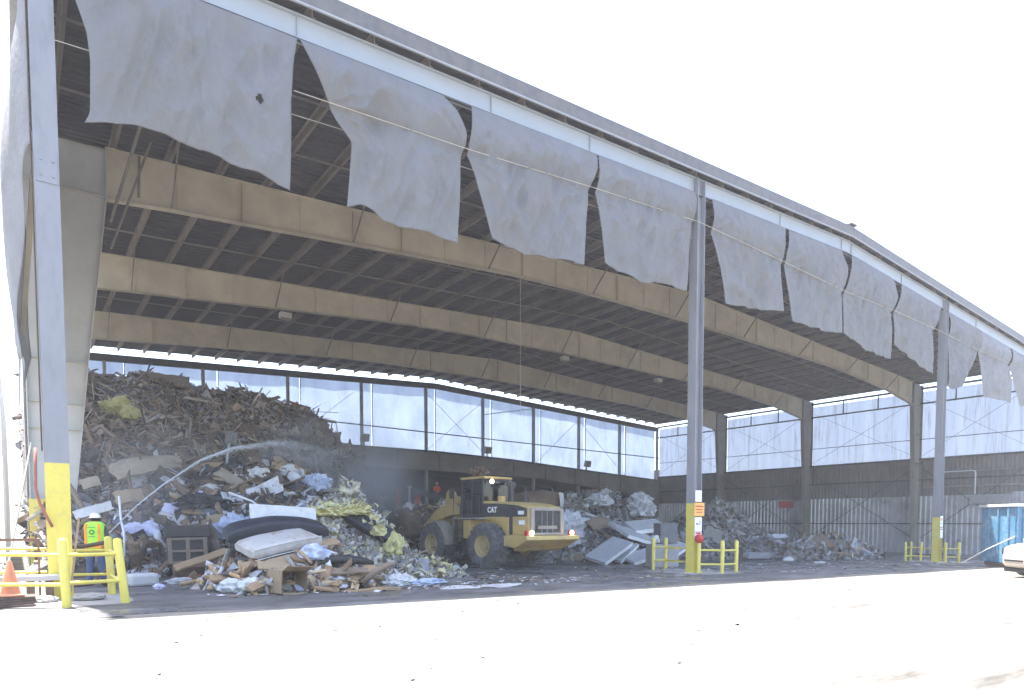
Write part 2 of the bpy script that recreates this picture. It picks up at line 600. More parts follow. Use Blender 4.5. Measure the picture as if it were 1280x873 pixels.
sheet('ground', [-900, -100, -10, 80, 200, 900], [-300, -60, 60, 900], 0, M['conc'])
fl = MB()
rows = []
for k in range(104):
    u = -.35 + .6 * k
    vf = -3.6 + .5 * noise.noise(Vector((u * .35, 0, 0)))
    rows.append([(u + (1.05 if k == 0 and j == 0 else .25 if k == 0 and j == 1 else 0), v, gz(u) + .004) for j, v in enumerate((vf, -.2, 8, VB, 70))])
fl.grid(rows)
tag(fl.build('shed_floor', M['floor']), kind='structure')  # dark sheet shaped to end along the roof and column shadow
for i, (u0, u1, v0, v1) in enumerate([(-1.0, 1.15, -1.6, 1.1), (18.4, 21.6, -1.15, 1.9), (40.2, 44.6, -1.2, 1.8)]):
    pts = []
    for k in range(36):
        a = 2 * math.pi * k / 36
        c, s = math.cos(a), math.sin(a)
        q = .5 + .5 * 0
        x = (u0 + u1) / 2 + (u1 - u0) / 2 * math.copysign(abs(c) ** .5, c) * (1 + .05 * noise.noise(Vector((k, i, 0))))
        y = (v0 + v1) / 2 + (v1 - v0) / 2 * math.copysign(abs(s) ** .5, s)
        pts.append((x, y, gz(x) + .009))
    pm = MB()
    pm.add(pts, [tuple(range(36))])
    tag(pm.build('concrete_pad', M['pad']), kind='structure')

# ------------------------------------------------------------------ the shed
shed = empty('transfer_shed', (0, 0, 0), 0, 'huge open fronted steel waste shed with low gable roof, cream rafters and yellow column feet', 'building')


def roofz(u, z0):
    return z0 - .048 * abs(u - MID)


ZD = 14.95  # underside of the deck at the ridge
# corrugated deck
mb = MB()
prof = []
v = -.2
while v < 39.35:
    for dv, dz in ((0, 0), (.10, 0), (.125, .075), (.265, .075)):
        prof.append((v + dv, dz))
    v += .29
us = (-.45, MID, L + .45)
mb.grid([[(u, pv, roofz(u, ZD) + .02 + pz) for pv, pz in prof] for u in us])
mb.build('roof_deck', M['deck'], shed)
# front fascia
mb = MB()
n = 40
for k in range(n):
    a, b_ = -.5 + (L + 1.0) * k / n, -.5 + (L + 1.0) * (k + 1) / n
    a, b_ = (a, b_)
    mb.add([(a, y, roofz(a, ZD) + z) for y in (-.30, -.24) for z in (-.15, .29)] + [(b_, y, roofz(b_, ZD) + z) for y in (-.30, -.24) for z in (-.15, .29)],
           [(0, 4, 5, 1), (2, 3, 7, 6), (1, 5, 7, 3), (0, 2, 6, 4)])
mb.build('fascia', M['fascia'], shed)
mb = MB()
mb.box((MID, .2, ZD + .36), (.5, 1.2, .08))
mb.build('ridge_cap', M['fascia'], shed, bevel=.02)
mb = MB()
for k in range(n):
    a, b_ = -.5 + (L + 1.0) * k / n, -.5 + (L + 1.0) * (k + 1) / n
    mb.add([(a, y, roofz(a, ZD) + z) for y in (-.36, -.302) for z in (-.20, -.155)] + [(b_, y, roofz(b_, ZD) + z) for y in (-.36, -.302) for z in (-.20, -.155)],
           [(0, 4, 5, 1), (2, 3, 7, 6), (1, 5, 7, 3), (0, 2, 6, 4)])
mb.build('gutter', M['grey_steel'], shed)

# purlins (run front to back)
ZPU = ZD + .018
k = 0
u = .52
while u < L:
    z = roofz(u, ZPU)
    mb = MB()
    mb.b2(u - .012, u + .012, -.1, 39.2, z - .25, z)
    mb.b2(u + .012, u + .085, -.1, 39.2, z - .25, z - .232)
    mb.b2(u - .085, u - .012, -.1, 39.2, z - .018, z)
    mb.build('purlin', M['purlin'], shed)
    u += 1.577
# bridging rods between purlins, two lines per bay, and long pipes
VF = [9.09, 19.03, 28.97]
for y0, y1 in ((0, 9.09), (9.09, 19.03), (19.03, 28.97), (28.97, VB)):
    for t in (.33, .67):
        y = y0 + (y1 - y0) * t
        mb = MB()
        zz = ZD - .33
        mb.bar((.2, y, roofz(.2, zz)), (MID, y, zz), .05, .05)
        mb.bar((MID, y, zz), (L - .2, y, roofz(L - .2, zz)), .05, .05)
        mb.build('bridging_rod', M['purlin'], shed)

# front rake beam
mb = MB()
ZB0 = 14.13
for a, b_ in ((-.35, MID), (MID, L + .35)):
    za, zb = roofz(a, ZB0), roofz(b_, ZB0)
    P = lambda x, y, z: (x, y, z)
    def seg(y0, y1, d0, d1):
        mb.add([(a, y0, za + d0), (a, y1, za + d0), (a, y0, za + d1), (a, y1, za + d1), (b_, y0, zb + d0), (b_, y1, zb + d0), (b_, y0, zb + d1), (b_, y1, zb + d1)],
               [(0, 4, 6, 2), (1, 3, 7, 5), (0, 1, 5, 4), (2, 6, 7, 3), (0, 2, 3, 1), (4, 5, 7, 6)])
    seg(-.012, .012, .022, .536)
    seg(-.10, .13, 0, .022)
    seg(-.10, .13, .536, .56)
for uu in (4.9, 10.4, 14.2, 24.9, 29.9, 30.8, 36, 46):
    z = roofz(uu, ZB0)
    mb.b2(uu - .006, uu + .006, -.07, -.012, z + .025, z + .53)
mb.build('rake_beam', M['beam_paint'], shed)
mb = MB()
for a, b_ in ((-.3, MID), (MID, L + .3)):
    mb.bar((a, -.08, roofz(a, ZB0) - .03), (b_, -.08, roofz(b_, ZB0) - .03), .06, .05)
mb.build('hanger_angle', M['dark_steel'], shed)


# front columns: H sections with yellow painted feet
def front_column(u, y, turned, zpaint, zt):
    zb = gz(u)
    for z0, z1, m, nm in ((zb, zb + zpaint, 'yellow', None), (zb + zpaint, zt, 'blue_steel', 'column')):
        mb = MB()
        if turned:   # flanges face the front
            mb.b2(u - .2, u + .2, y - .19, y - .165, z0, z1)
            mb.b2(u - .2, u + .2, y + .165, y + .19, z0, z1)
            mb.b2(u - .012, u + .012, y - .165, y + .165, z0, z1)
        else:
            mb.b2(u - .21, u - .185, y - .19, y + .19, z0, z1)
            mb.b2(u + .185, u + .21, y - .19, y + .19, z0, z1)
            mb.b2(u - .185, u + .185, y - .012, y + .012, z0, z1)
        if m == 'yellow':
            foot = (mb, z0, z1)
            mb.b2(u - .28, u + .28, y - .26, y + .26, zb, zb + .035)
        else:
            col = mb
    c = col.build('column', M['blue_steel'], shed)
    foot[0].build('painted_foot', M['yellow'], c)
    return c


c0 = front_column(0, .2, True, 2.72, 13.15)
mb = MB()
mb.b2(-.17, .17, -.008, .008, 8.15, 8.75)
for x in (-.09, .1):
    for z in (8.28, 8.57): mb.lathe([(.022, -.025), (.022, 0)], (x, -.01, z), 'y', 8)
mb.build('splice_plate', M['blue_steel'], c0)
front_column(19.6, -.02, False, 2.62, roofz(19.6, 14.64))
front_column(41.4, -.02, False, 2.6, roofz(41.4, 14.64))
front_column(L - .1, .2, True, 2.6, roofz(L, 14.64))


# rigid frames: cream tapered plate rafters on tapered columns
def rigid_frame(y, m, mcol):
    bot = [(1.88, 11.75), (3.8, 11.93), (6.4, 12.12), (12.2, 12.56), (17.7, 12.93), (21.3, 13.03), (24.5, 13.05), (MID, 13.05), (36.4, 12.93), (42.5, 12.84), (46.2, 12.74), (49, 12.57), (54.4, 12.12), (59.0, 11.45)]
    ZT = 14.66
    top = [(u, roofz(u, ZT)) for u, z in bot]
    mb = MB()
    # web
    for i in range(len(bot) - 1):
        (a, za), (b_, zb) = bot[i], bot[i + 1]
        ta, tb = top[i][1], top[i + 1][1]
        mb.add([(a, y - .008, za), (b_, y - .008, zb), (b_, y - .008, tb), (a, y - .008, ta), (a, y + .008, za), (b_, y + .008, zb), (b_, y + .008, tb), (a, y + .008, ta)],
               [(0, 1, 2, 3), (7, 6, 5, 4)])
        for z0, z1, d in ((za, zb, -.022), (ta, tb, .022)):
            mb.add([(a, y - .15, z0), (b_, y - .15, z1), (b_, y + .15, z1), (a, y + .15, z0), (a, y - .15, z0 + d), (b_, y - .15, z1 + d), (b_, y + .15, z1 + d), (a, y + .15, z0 + d)],
                   [(0, 1, 2, 3), (7, 6, 5, 4), (0, 4, 5, 1), (3, 2, 6, 7)])
    def bz(u):
        return float(np.interp(u, [p[0] for p in bot], [p[1] for p in bot]))
    u = 3.9
    i = 0
    while u < 58.5:
        w = .13 if i % 3 == 1 else .05
        for s in (-1, 1):
            mb.b2(u - .008, u + .008, y + s * .008, y + s * w, bz(u) + .02, roofz(u, ZT) - .03) if s > 0 else mb.b2(u - .008, u + .008, y - w, y - .008, bz(u) + .02, roofz(u, ZT) - .03)
        u += 2.05 if u < 40 else 2.6
        i += 1
    fr = mb.build('rafter', m, shed)
    # knee braces from the bottom flange up to the purlins
    uu = .52 + 1.577 * 2
    while uu < 57:
        for s in (-1, 1):
            mb = MB()
            mb.bar((uu + .04, y + s * .14, bz(uu) + .03), (uu + .04, y + s * 1.5, roofz(uu, ZD) - .24), .05, .05)
            mb.build('flange_brace', M['purlin'], fr)
        uu += 1.577 * 4
    # columns
    for side in (0, 1):
        mb = MB()
        if side == 0:
            zb = gz(0)
            inn = [(.72, zb), (.78, 2.2), (1.28, 6.9), (1.62, 9.62), (1.86, 11.75), (1.88, roofz(1.88, ZT))]
            out = [(-.32, zb), (-.32, 2.2), (-.31, 6.9), (-.3, 9.62), (-.3, 11.75), (-.3, roofz(0, ZT))]
        else:
            zb = gz(L)
            inn = [(59.86, zb), (59.8, 1.5), (59.45, 6), (59.2, 9), (59.02, 11.45), (59.0, roofz(59, ZT))]
            out = [(L - .02, z) for x, z in inn[:-1]] + [(L - .02, roofz(L, ZT))]
        for i in range(len(inn) - 1):
            (a, za), (b_, zb2) = inn[i], inn[i + 1]
            (c, zc), (d, zd) = out[i], out[i + 1]
            mb.add([(a, y - .008, za), (b_, y - .008, zb2), (d, y - .008, zd), (c, y - .008, zc), (a, y + .008, za), (b_, y + .008, zb2), (d, y + .008, zd), (c, y + .008, zc)],
                   [(0, 1, 2, 3), (7, 6, 5, 4)])
            for (x0, z0), (x1, z1), dx in (((a, za), (b_, zb2), .025), ((c, zc), (d, zd), -.025)):
                if side: dx = -dx
                mb.add([(x0, y - .17, z0), (x1, y - .17, z1), (x1, y + .17, z1), (x0, y + .17, z0), (x0 + dx, y - .17, z0), (x1 + dx, y - .17, z1), (x1 + dx, y + .17, z1), (x0 + dx, y + .17, z0)],
                       [(0, 1, 2, 3), (7, 6, 5, 4), (0, 4, 5, 1), (3, 2, 6, 7)])
        # stiffeners across the web
        for z in ((4.4, 5.2, 6.5, 11.75) if side == 0 else (2.2, 4.4, 6.6, 9, 11.4)):
            xa = float(np.interp(z, [p[1] for p in inn], [p[0] for p in inn]))
            xb = out[2][0]
            lo, hi = min(xa, xb) + .03, max(xa, xb) - .03
            mb.b2(lo, hi, y - .16, y - .01, z, z + .02)
            mb.b2(lo, hi, y + .01, y + .16, z, z + .02)
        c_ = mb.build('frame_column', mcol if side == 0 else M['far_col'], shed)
        if side == 0:
            mb = MB()
            mb.b2(-.36, .78, y - .2, y - .175, zb, 2.25)
            mb.b2(-.36, .78, y + .175, y + .2, zb, 2.25)
            mb.b2(-.375, -.348, y - .175, y + .175, zb, 2.25)
            mb.b2(.80, .825, y - .175, y + .175, zb, 2.25)
            mb.build('painted_foot', M['yellow'], c_)


rigid_frame(VF[0], M['cream'], M['col_grey'])
rigid_frame(VF[1], M['cream'], M['col_grey'])
rigid_frame(VF[2], M['cream'], M['col_grey'])

# back wall: eave girt, posts, girt line, x rods
mb = MB()
for a, b_ in ((0, MID), (MID, L)):
    za, zb = roofz(a, 14.12), roofz(b_, 14.12)
    mb.bar((a, VB, za), (b_, VB, zb), .2, .5)
mb.build('back_eave_girt', M['dark_steel'], shed)
posts = [16.86 + 6.23 * k for k in range(-2, 8)]


def lowz(u):
    return float(np.interp(u, [0, 21.7, 38.75, 50.35, L], [8.0, 7.98, 7.66, 7.0, 6.48]))


for u in posts[:-1] + [L - .15]:
    mb = MB()
    mb.b2(u - .09, u + .09, VB - .16, VB - .14, gz(u), roofz(u, 13.9))
    mb.b2(u - .09, u + .09, VB + .14, VB + .16, gz(u), roofz(u, 13.9))
    mb.b2(u - .01, u + .01, VB - .14, VB + .14, gz(u), roofz(u, 13.9))
    mb.build('back_post', M['grey_steel'], shed)
mb = MB()
mb.bar((20, VB - .2, 9.95), (L, VB - .2, 9.25), .07, .09)
mb.build('back_girt', M['dark_steel'], shed)
for u0, u1, za, zb in ((17, 22.3, 8.2, 12.6), (29.3, 35.5, 8.2, 13.3), (29.3, 35.5, 13.3, 8.2), (35.6, 41.7, 12.0, 13.2), (41.8, 48, 7.6, 12.8), (48, 54.2, 12.4, 7.4)):
    mb = MB()
    thick = .07 if za == 12.0 else .03
    mb.bar((u0, VB - .28, za), (u1, VB - .28, zb), thick, thick)
    mb.build('brace_rod', M['grey_steel'], shed)
# low frame of the bay behind, standing in the back wall
mb = MB()
ptop = [(8, 8.0), (21.7, 7.98), (38.75, 7.66), (50.35, 7.0), (L - .2, 6.48)]
pbot = [(8, 6.3), (22.2, 6.45), (33.1, 6.3), (43.2, 6.1), (50, 5.4), (56.9, 4.75), (57.6, 3.8), (58.2, 0), (58.6, -1.1)]
mb.prism(ptop + [(L - .2, -1.15)] + pbot[::-1], (0, VB - .42, 0), (1, 0, 0), (0, 0, 1), (0, 1, 0), .03)
for i in range(len(ptop) - 1):
    mb.bar((ptop[i][0], VB - .42, ptop[i][1] + .03), (ptop[i + 1][0], VB - .42, ptop[i + 1][1] + .03), .35, .05)
for i in range(len(pbot) - 1):
    mb.bar((pbot[i][0], VB - .42, pbot[i][1] - .03), (pbot[i + 1][0], VB - .42, pbot[i + 1][1] - .03), .35, .05)
for u in (14, 18.5, 23, 26.2, 30.4, 34.6, 38.9, 43, 47, 50.6, 54):
    zb_ = float(np.interp(u, [p[0] for p in pbot[:6]], [p[1] for p in pbot[:6]]))
    mb.b2(u - .012, u + .012, VB - .56, VB - .44, zb_, lowz(u))
mb.build('low_frame', M['low_frame'], shed)
mb = MB()
mb.b2(0, 20.5, VB - .1, VB + .05, -.4, 7.9)
mb.build('back_wall_panel', M['siding_dark'], shed)


# right hand wall
def ribbed(y0, y1, z0, z1, x, pitch, dep, name, m, wide=.55):
    mb = MB()
    pr = []
    y = y0
    while y < y1 - 1e-6:
        for t, d in ((0, 0), (wide, 0), (wide + .18, -dep), (.90, -dep)):
            yy = y + t * pitch
            if yy < y1: pr.append((yy, d))
        y += pitch
    pr.append((y1, 0))
    mb.grid([[(x + d, yy, z) for yy, d in pr] for z in (z0, z1)])
    return mb.build(name, m, shed)


ribbed(.5, VB, 3.6, 6.9, L + .12, .32, .05, 'upper_wall_panel', M['siding_dark'], .6)
ribbed(2.2, VB, -1.2, 3.80, L + .03, .40, .09, 'lower_wall_panel', M['siding_light'], .5)
ribbed(1.4, 2.2, -1.2, 3.98, L + .02, .30, .07, 'lower_wall_panel', M['siding_light'], .5)
ribbed(.3, 1.4, -1.2, 3.6, L + .06, .32, .05, 'lower_wall_panel', M['siding_dark'], .5)
mb = MB()
mb.b2(L - .05, L + .2, .4, VB, 6.9, 7.05)
mb.build('sill_trim', M['dark_steel'], shed)
for z, w in ((5.2, .11), (1.45, .08), (11.67, .12), (8.64, .05)):
    mb = MB()
    mb.b2(L - .12, L - .02, .4, VB, z - w / 2, z + w / 2)
    mb.build('wall_girt', M['dark_steel'], shed)
for y0, y1 in ((.6, VF[0]), (VF[0], VF[1]), (VF[1], VF[2]), (VF[2], VB)):
    for za, zb in ((0.2, 6.2), (6.2, 0.2), (7.2, 12), (12, 7.2)):
        mb = MB()
        r = .045 if za < 7 and zb < 7 else .022
        mb.bar((L - .2 - (.05 if za > zb else 0), y0 + .3, za), (L - .2 - (.05 if za > zb else 0), y1 - .3, zb), r, r)
        mb.build('brace_rod', M['dark_steel'], shed)
    for t in (.36, .68):
        mb = MB()
        yy = y0 + (y1 - y0) * t
        mb.b2(L - .12, L - .04, yy - .04, yy + .04, 11.6, 12.95)
        mb.build('wall_stud', M['dark_steel'], shed)
mb = MB()
mb.b2(L - .1, L + .1, .4, VB, 12.86, 13.02)
mb.build('side_eave_girt', M['dark_steel'], shed)
mb = MB()
mb.tube([(L - .25, 7.2, 5.75), (L - .25, 4.9, 5.75), (L - .25, 4.75, 5.7), (L - .25, 4.7, 5.55), (L - .25, 4.7, 3.85)], .05, 8)
mb.build('conduit', M['pvc'], shed)
mb = MB()
mb.tube([(L - .22, .6, 4.55), (L - .22, 8.6, 4.5)], .06, 8)
mb.tube([(L - .22, .6, 5.75), (L - .22, 7.2, 5.7)], .05, 8)
mb.build('wall_pipe', M['far_col'], shed)
mb = MB()
mb.b2(L - .42, L - .1, 2.25, 5.0, 3.05, 3.75)
mb.b2(L - .44, L - .42, 2.5, 3.6, 3.12, 3.68)
mb.b2(L - .44, L - .42, 3.7, 4.9, 3.12, 3.68)
mb.build('switch_box', M['grey_steel'], shed, bevel=.02)

# left wall: white sheets low down, boarded further in
mb = MB()
pr = []
y = 9.6
while y < VB:
    for t, d in ((0, 0), (.5, 0), (.58, .05), (.92, .05)): pr.append((y + t * .35, d))
    y += .35
mb.grid([[(-.40 + d, yy, z) for yy, d in pr] for z in (-.05, 7.2)])
mb.build('left_wall_panel', M['siding_white'], shed)
mb = MB()
mb.grid([[(-.98 + d, yy, z) for yy, d in pr if yy < 24] for z in (-.05, 6.2)])
tag(mb.build('sheet_fence', M['siding_white']), 'tall white ribbed sheet fence just outside the left wall', 'fence')
mb = MB()
mb.b2(-.45, -.3, 9.5, VB, 7.2, 7.35)
mb.b2(-.45, -.3, .4, VB, 12.9, 13.1)
mb.build('left_girt', M['grey_steel'], shed)
mb = MB()
mb.bar((-.42, 8.8, 6.6), (-.1, 2.2, 9.7), .12, .12)
mb.build('left_strut', M['cream'], shed)
mb = MB()
mb.bar((1.95, 8.9, 11.0), (2.6, 5.6, 13.35), .07, .07)
mb.bar((2.75, 8.9, 12.0), (2.8, 8.9, 13.3), .07, .07)
mb.bar((1.95, 9.0, 10.2), (3.0, 8.0, 13.4), .05, .05)
mb.build('corner_brace', M['purlin'], shed)
mb = MB()
mb.tube([(-.235, .12, 2.95), (-.235, .12, 13)], .014, 8)
mb.build('riser_pipe', M['hosebrown'], shed)

# bay behind the back wall: dark lean-to
back = empty('rear_annex', (0, VB, 0), 0, 'dark low annex opening behind the cranked steel frame at the back', 'building')
mb = MB()
mb.b2(9, 62, 22, 22.2, -1.3, 8.6)
mb.build('wall', M['dark_wall'], back)
mb = MB()
mb.b2(62, 62.2, .3, 22, -1.3, 8.0)
mb.build('wall', M['dark_wall'], back)
mb = MB()
mb.b2(8.8, 9, .3, 22, -1.3, 8.0)
mb.build('wall', M['dark_wall'], back)
mb = MB()
for (a, za), (b_, zb) in zip([(8, 8.05), (30, 8.05), (38.75, 7.78), (50.35, 7.1)], [(30, 8.05), (38.75, 7.78), (50.35, 7.1), (62.5, 6.45)]):
    mb.add([(a, -.2, za + .04), (b_, -.2, zb + .04), (b_, 22.5, zb + .04), (a, 22.5, za + .04), (a, -.2, za + .12), (b_, -.2, zb + .12), (b_, 22.5, zb + .12), (a, 22.5, za + .12)],
           [(0, 1, 2, 3), (7, 6, 5, 4), (0, 4, 5, 1), (3, 2, 6, 7), (0, 3, 7, 4), (1, 5, 6, 2)])
mb.build('roof', mat('annex_roofing', (.12, .12, .13), None, 1, .8), back)

# ------------------------------------------------------------------ screens
def screen(P, name, m, label, seed, group, cord=None, cat='screen'):
    mb = MB()
    n = 22
    rows = []
    (x0, y0, z00, z01), (x1, y1, z10, z11) = P
    nx, ny = (y1 - y0), -(x1 - x0)
    ln = math.hypot(nx, ny)
    nx, ny = nx / ln, ny / ln
    for i in range(n + 1):
        s = i / n
        row = []
        for j in range(n + 1):
            t = j / n
            x, y = x0 + (x1 - x0) * s, y0 + (y1 - y0) * s
            z = (z00 + (z10 - z00) * s) * (1 - t) + (z01 + (z11 - z01) * s) * t
            d = .05 * noise.noise(Vector((s * 4 + seed, t * 3, seed))) + .12 * math.sin(math.pi * s) * math.sin(math.pi * t) * noise.noise(Vector((seed, s * 1.5, t)))
            row.append((x + nx * d, y + ny * d, z))
        rows.append(row)
    mb.grid(rows)
    o = mb.build(name, m, smooth=True)
    tag(o, label, cat, group)
    if cord:
        mb = MB()
        x, y, za, zb = cord
        z = za
        while z < zb:
            mb.b2(x - .03, x + .03, y - .04, y, z, min(z + .38, zb))
            z += .48
        mb.b2(x - .012, x + .012, y - .02, y, za, zb)
        c = mb.build('lacing_cord', M['dark_steel'], o)
    return o


seams = [0.3, 5.6] + [p + 1.05 for p in posts[1:9]] + [L - .3]
poss = ['in the far left corner above the wood heap', 'above the left shoulder of the wood heap', 'above the middle of the wood heap crest', 'where the wood heap starts to fall away',
        'above the right flank of the wood heap', 'over the spot where dust rises beside the heap', 'straight above the loader bucket', 'above the loader cab', 'above the loader tail',
        'second from the far back corner of the shed', 'in the far back corner next to the side wall']
for i in range(len(seams) - 1):
    a, b_ = seams[i], seams[i + 1]
    za, zb = lowz(a) + .02, lowz(b_) + .02
    screen(((a, VB + .25, za, roofz(a, 13.95)), (b_ - .04, VB + .25, zb, roofz(b_, 13.95))), 'screen_sheet', M['screen'],
           'back wall cloth screen ' + poss[i], i * 3.1, 'cloth screens of the back wall', (b_, VB + .12, zb + .05, roofz(b_, 13.85)) if i < len(seams) - 2 else None)
sp = ['nearest the yard, behind the thin see-through shade cloths', 'behind the first two cream frames, over the switch box end', 'between the middle pair of side columns', 'beside the back corner, heaviest dark streaks']
for i, (a, b_) in enumerate(((.5, VF[0]), (VF[0], VF[1]), (VF[1], VF[2]), (VF[2], VB))):
    screen(((L + .22, b_ - .05, 7.05, 12.72), (L + .22, a + .05, 7.05, 12.72)), 'screen_sheet', M['screen_s'], 'streaked side screen ' + sp[i], 40 + i * 2.7, 'cloth screens of the side wall')

# ------------------------------------------------------------------ hanging shade cloths
TARP = {
1: {'l': [(0.45, 12.62), (0.53, 11.74), (0.71, 11.14), (0.75, 10.62), (0.72, 9.62), (0.62, 9.41)], 'b': [(0.62, 9.41), (0.89, 9.51), (1.38, 9.61), (1.96, 9.65), (2.49, 9.58), (3.04, 9.51), (3.71, 9.46), (4.33, 9.35), (4.62, 9.29)], 'r': [(4.86, 12.83), (4.76, 12.25), (4.67, 11.31), (4.66, 10.4), (4.62, 9.29)]},
2: {'l': [(4.92, 12.84), (5.31, 12.01), (5.79, 11.25), (6.13, 10.89), (6.07, 10.1), (5.98, 9.27)], 'b': [(5.98, 9.27), (6.33, 9.44), (6.63, 9.33), (7.02, 9.2), (7.47, 9.17), (8.17, 9.23), (9.14, 9.2)], 'r': [(8.76, 13.02), (9.13, 12.75), (9.41, 12.21), (9.41, 11.89), (9.28, 11.52), (9.22, 10.43), (9.14, 9.2)]},
3: {'l': [(9.65, 13.07), (9.57, 12.48), (9.51, 12.03), (9.51, 11.7), (9.69, 11.33), (9.96, 10.53), (10.28, 9.62)], 'b': [(10.28, 9.62), (10.78, 9.52), (11.36, 9.43), (12.58, 9.58), (13.8, 9.69)], 'r': [(14.39, 13.32), (14.29, 12.76), (14.05, 12.19), (13.89, 11.03), (13.8, 9.69)]},
4: {'l': [(14.46, 13.32), (14.39, 13.04), (14.3, 12.14), (14.51, 11.2), (14.7, 9.97)], 'b': [(14.7, 9.97), (15.32, 9.8), (16.08, 9.76), (16.67, 9.7), (17.07, 9.87), (17.9, 9.88), (18.77, 9.89)], 'r': [(19.28, 13.58), (19.24, 13.31), (19.04, 12.12), (18.88, 11.22), (18.77, 9.89)]},
5: {'l': [(20.25, 13.62), (20.23, 12.43), (20.74, 11.22), (21.07, 9.91)], 'b': [(21.07, 9.91), (22.4, 10.01), (23.48, 10.13), (25.02, 10.39)], 'r': [(25.13, 13.84), (25.08, 13.62), (24.88, 12.66), (24.79, 11.82), (25.02, 10.39)]},
6: {'l': [(25.37, 13.83), (25.0, 12.68), (25.09, 11.88), (25.63, 10.1)], 'b': [(25.63, 10.1), (27.08, 10.09), (28.41, 10.11), (29.81, 10.31)], 'r': [(29.71, 14.03), (30.03, 13.34), (30.05, 12.98), (29.73, 12.01), (29.81, 10.31)]},
7: {'l': [(30.66, 14.06), (29.94, 12.23), (29.81, 11.84), (29.95, 10.33)], 'b': [(29.95, 10.33), (31.71, 9.87), (33.32, 9.81), (34.59, 9.8)], 'r': [(34.87, 13.86), (35.18, 13.03), (34.71, 12.1), (34.75, 11.43), (34.59, 9.8)]},
8: {'l': [(35.76, 13.82), (35.28, 12.93), (34.88, 12.25), (34.98, 10.59)], 'b': [(34.98, 10.59), (36.83, 10.13), (38.29, 9.83), (39.6, 9.75)], 'r': [(40.69, 13.58), (40.28, 13.28), (39.54, 12.05), (39.6, 11.19), (39.6, 9.75)]},
9: {'l': [(41.56, 13.52), (41.58, 11.73), (41.76, 9.5)], 'b': [(41.76, 9.5), (42.56, 9.28), (44.0, 10.01)], 'r': [(46.55, 13.30), (46.16, 11.99), (45.02, 10.77), (44.0, 10.01)]},
10: {'l': [(46.6, 13.28), (46.03, 12.01), (46.56, 10.35), (46.98, 9.32)], 'b': [(46.98, 9.32), (49.31, 9.43), (51.69, 9.48)], 'r': [(51.52, 13.05), (51.05, 11.96), (51.73, 11.01), (51.69, 9.48)]},
11: {'l': [(51.83, 13.02), (51.36, 11.75), (52.38, 10.57), (53.42, 9.46)], 'b': [(53.42, 9.46), (56.31, 9.54), (59.8, 9.66)], 'r': [(59.8, 12.62), (59.61, 11.16), (59.8, 9.66)]},
}


def resample(pts, n):
    P = np.array(pts, float)
    d = np.r_[0, np.cumsum(np.linalg.norm(np.diff(P, axis=0), axis=1))]
    # smooth by parametrising with a gentle Catmull-Rom
    t = np.linspace(0, d[-1], n)
    out = np.stack([np.interp(t, d, P[:, 0]), np.interp(t, d, P[:, 1])], 1)
    for _ in range(max(1, n // 24)):
        out[1:-1] = (out[:-2] + 2 * out[1:-1] + out[2:]) / 4
    return out


WIRE_U = [0, 4.7, 9.4, 14.3, 19.3, 25.1, 30, 35.2, 40.3, 46, 51, 60.5]
WIRE_Z = [11.45, 11.5, 11.75, 12.13, 12.45, 12.3, 12.15, 12.2, 12.13, 11.95, 11.9, 11.6]


def wirez(u): return float(np.interp(u, WIRE_U, WIRE_Z))


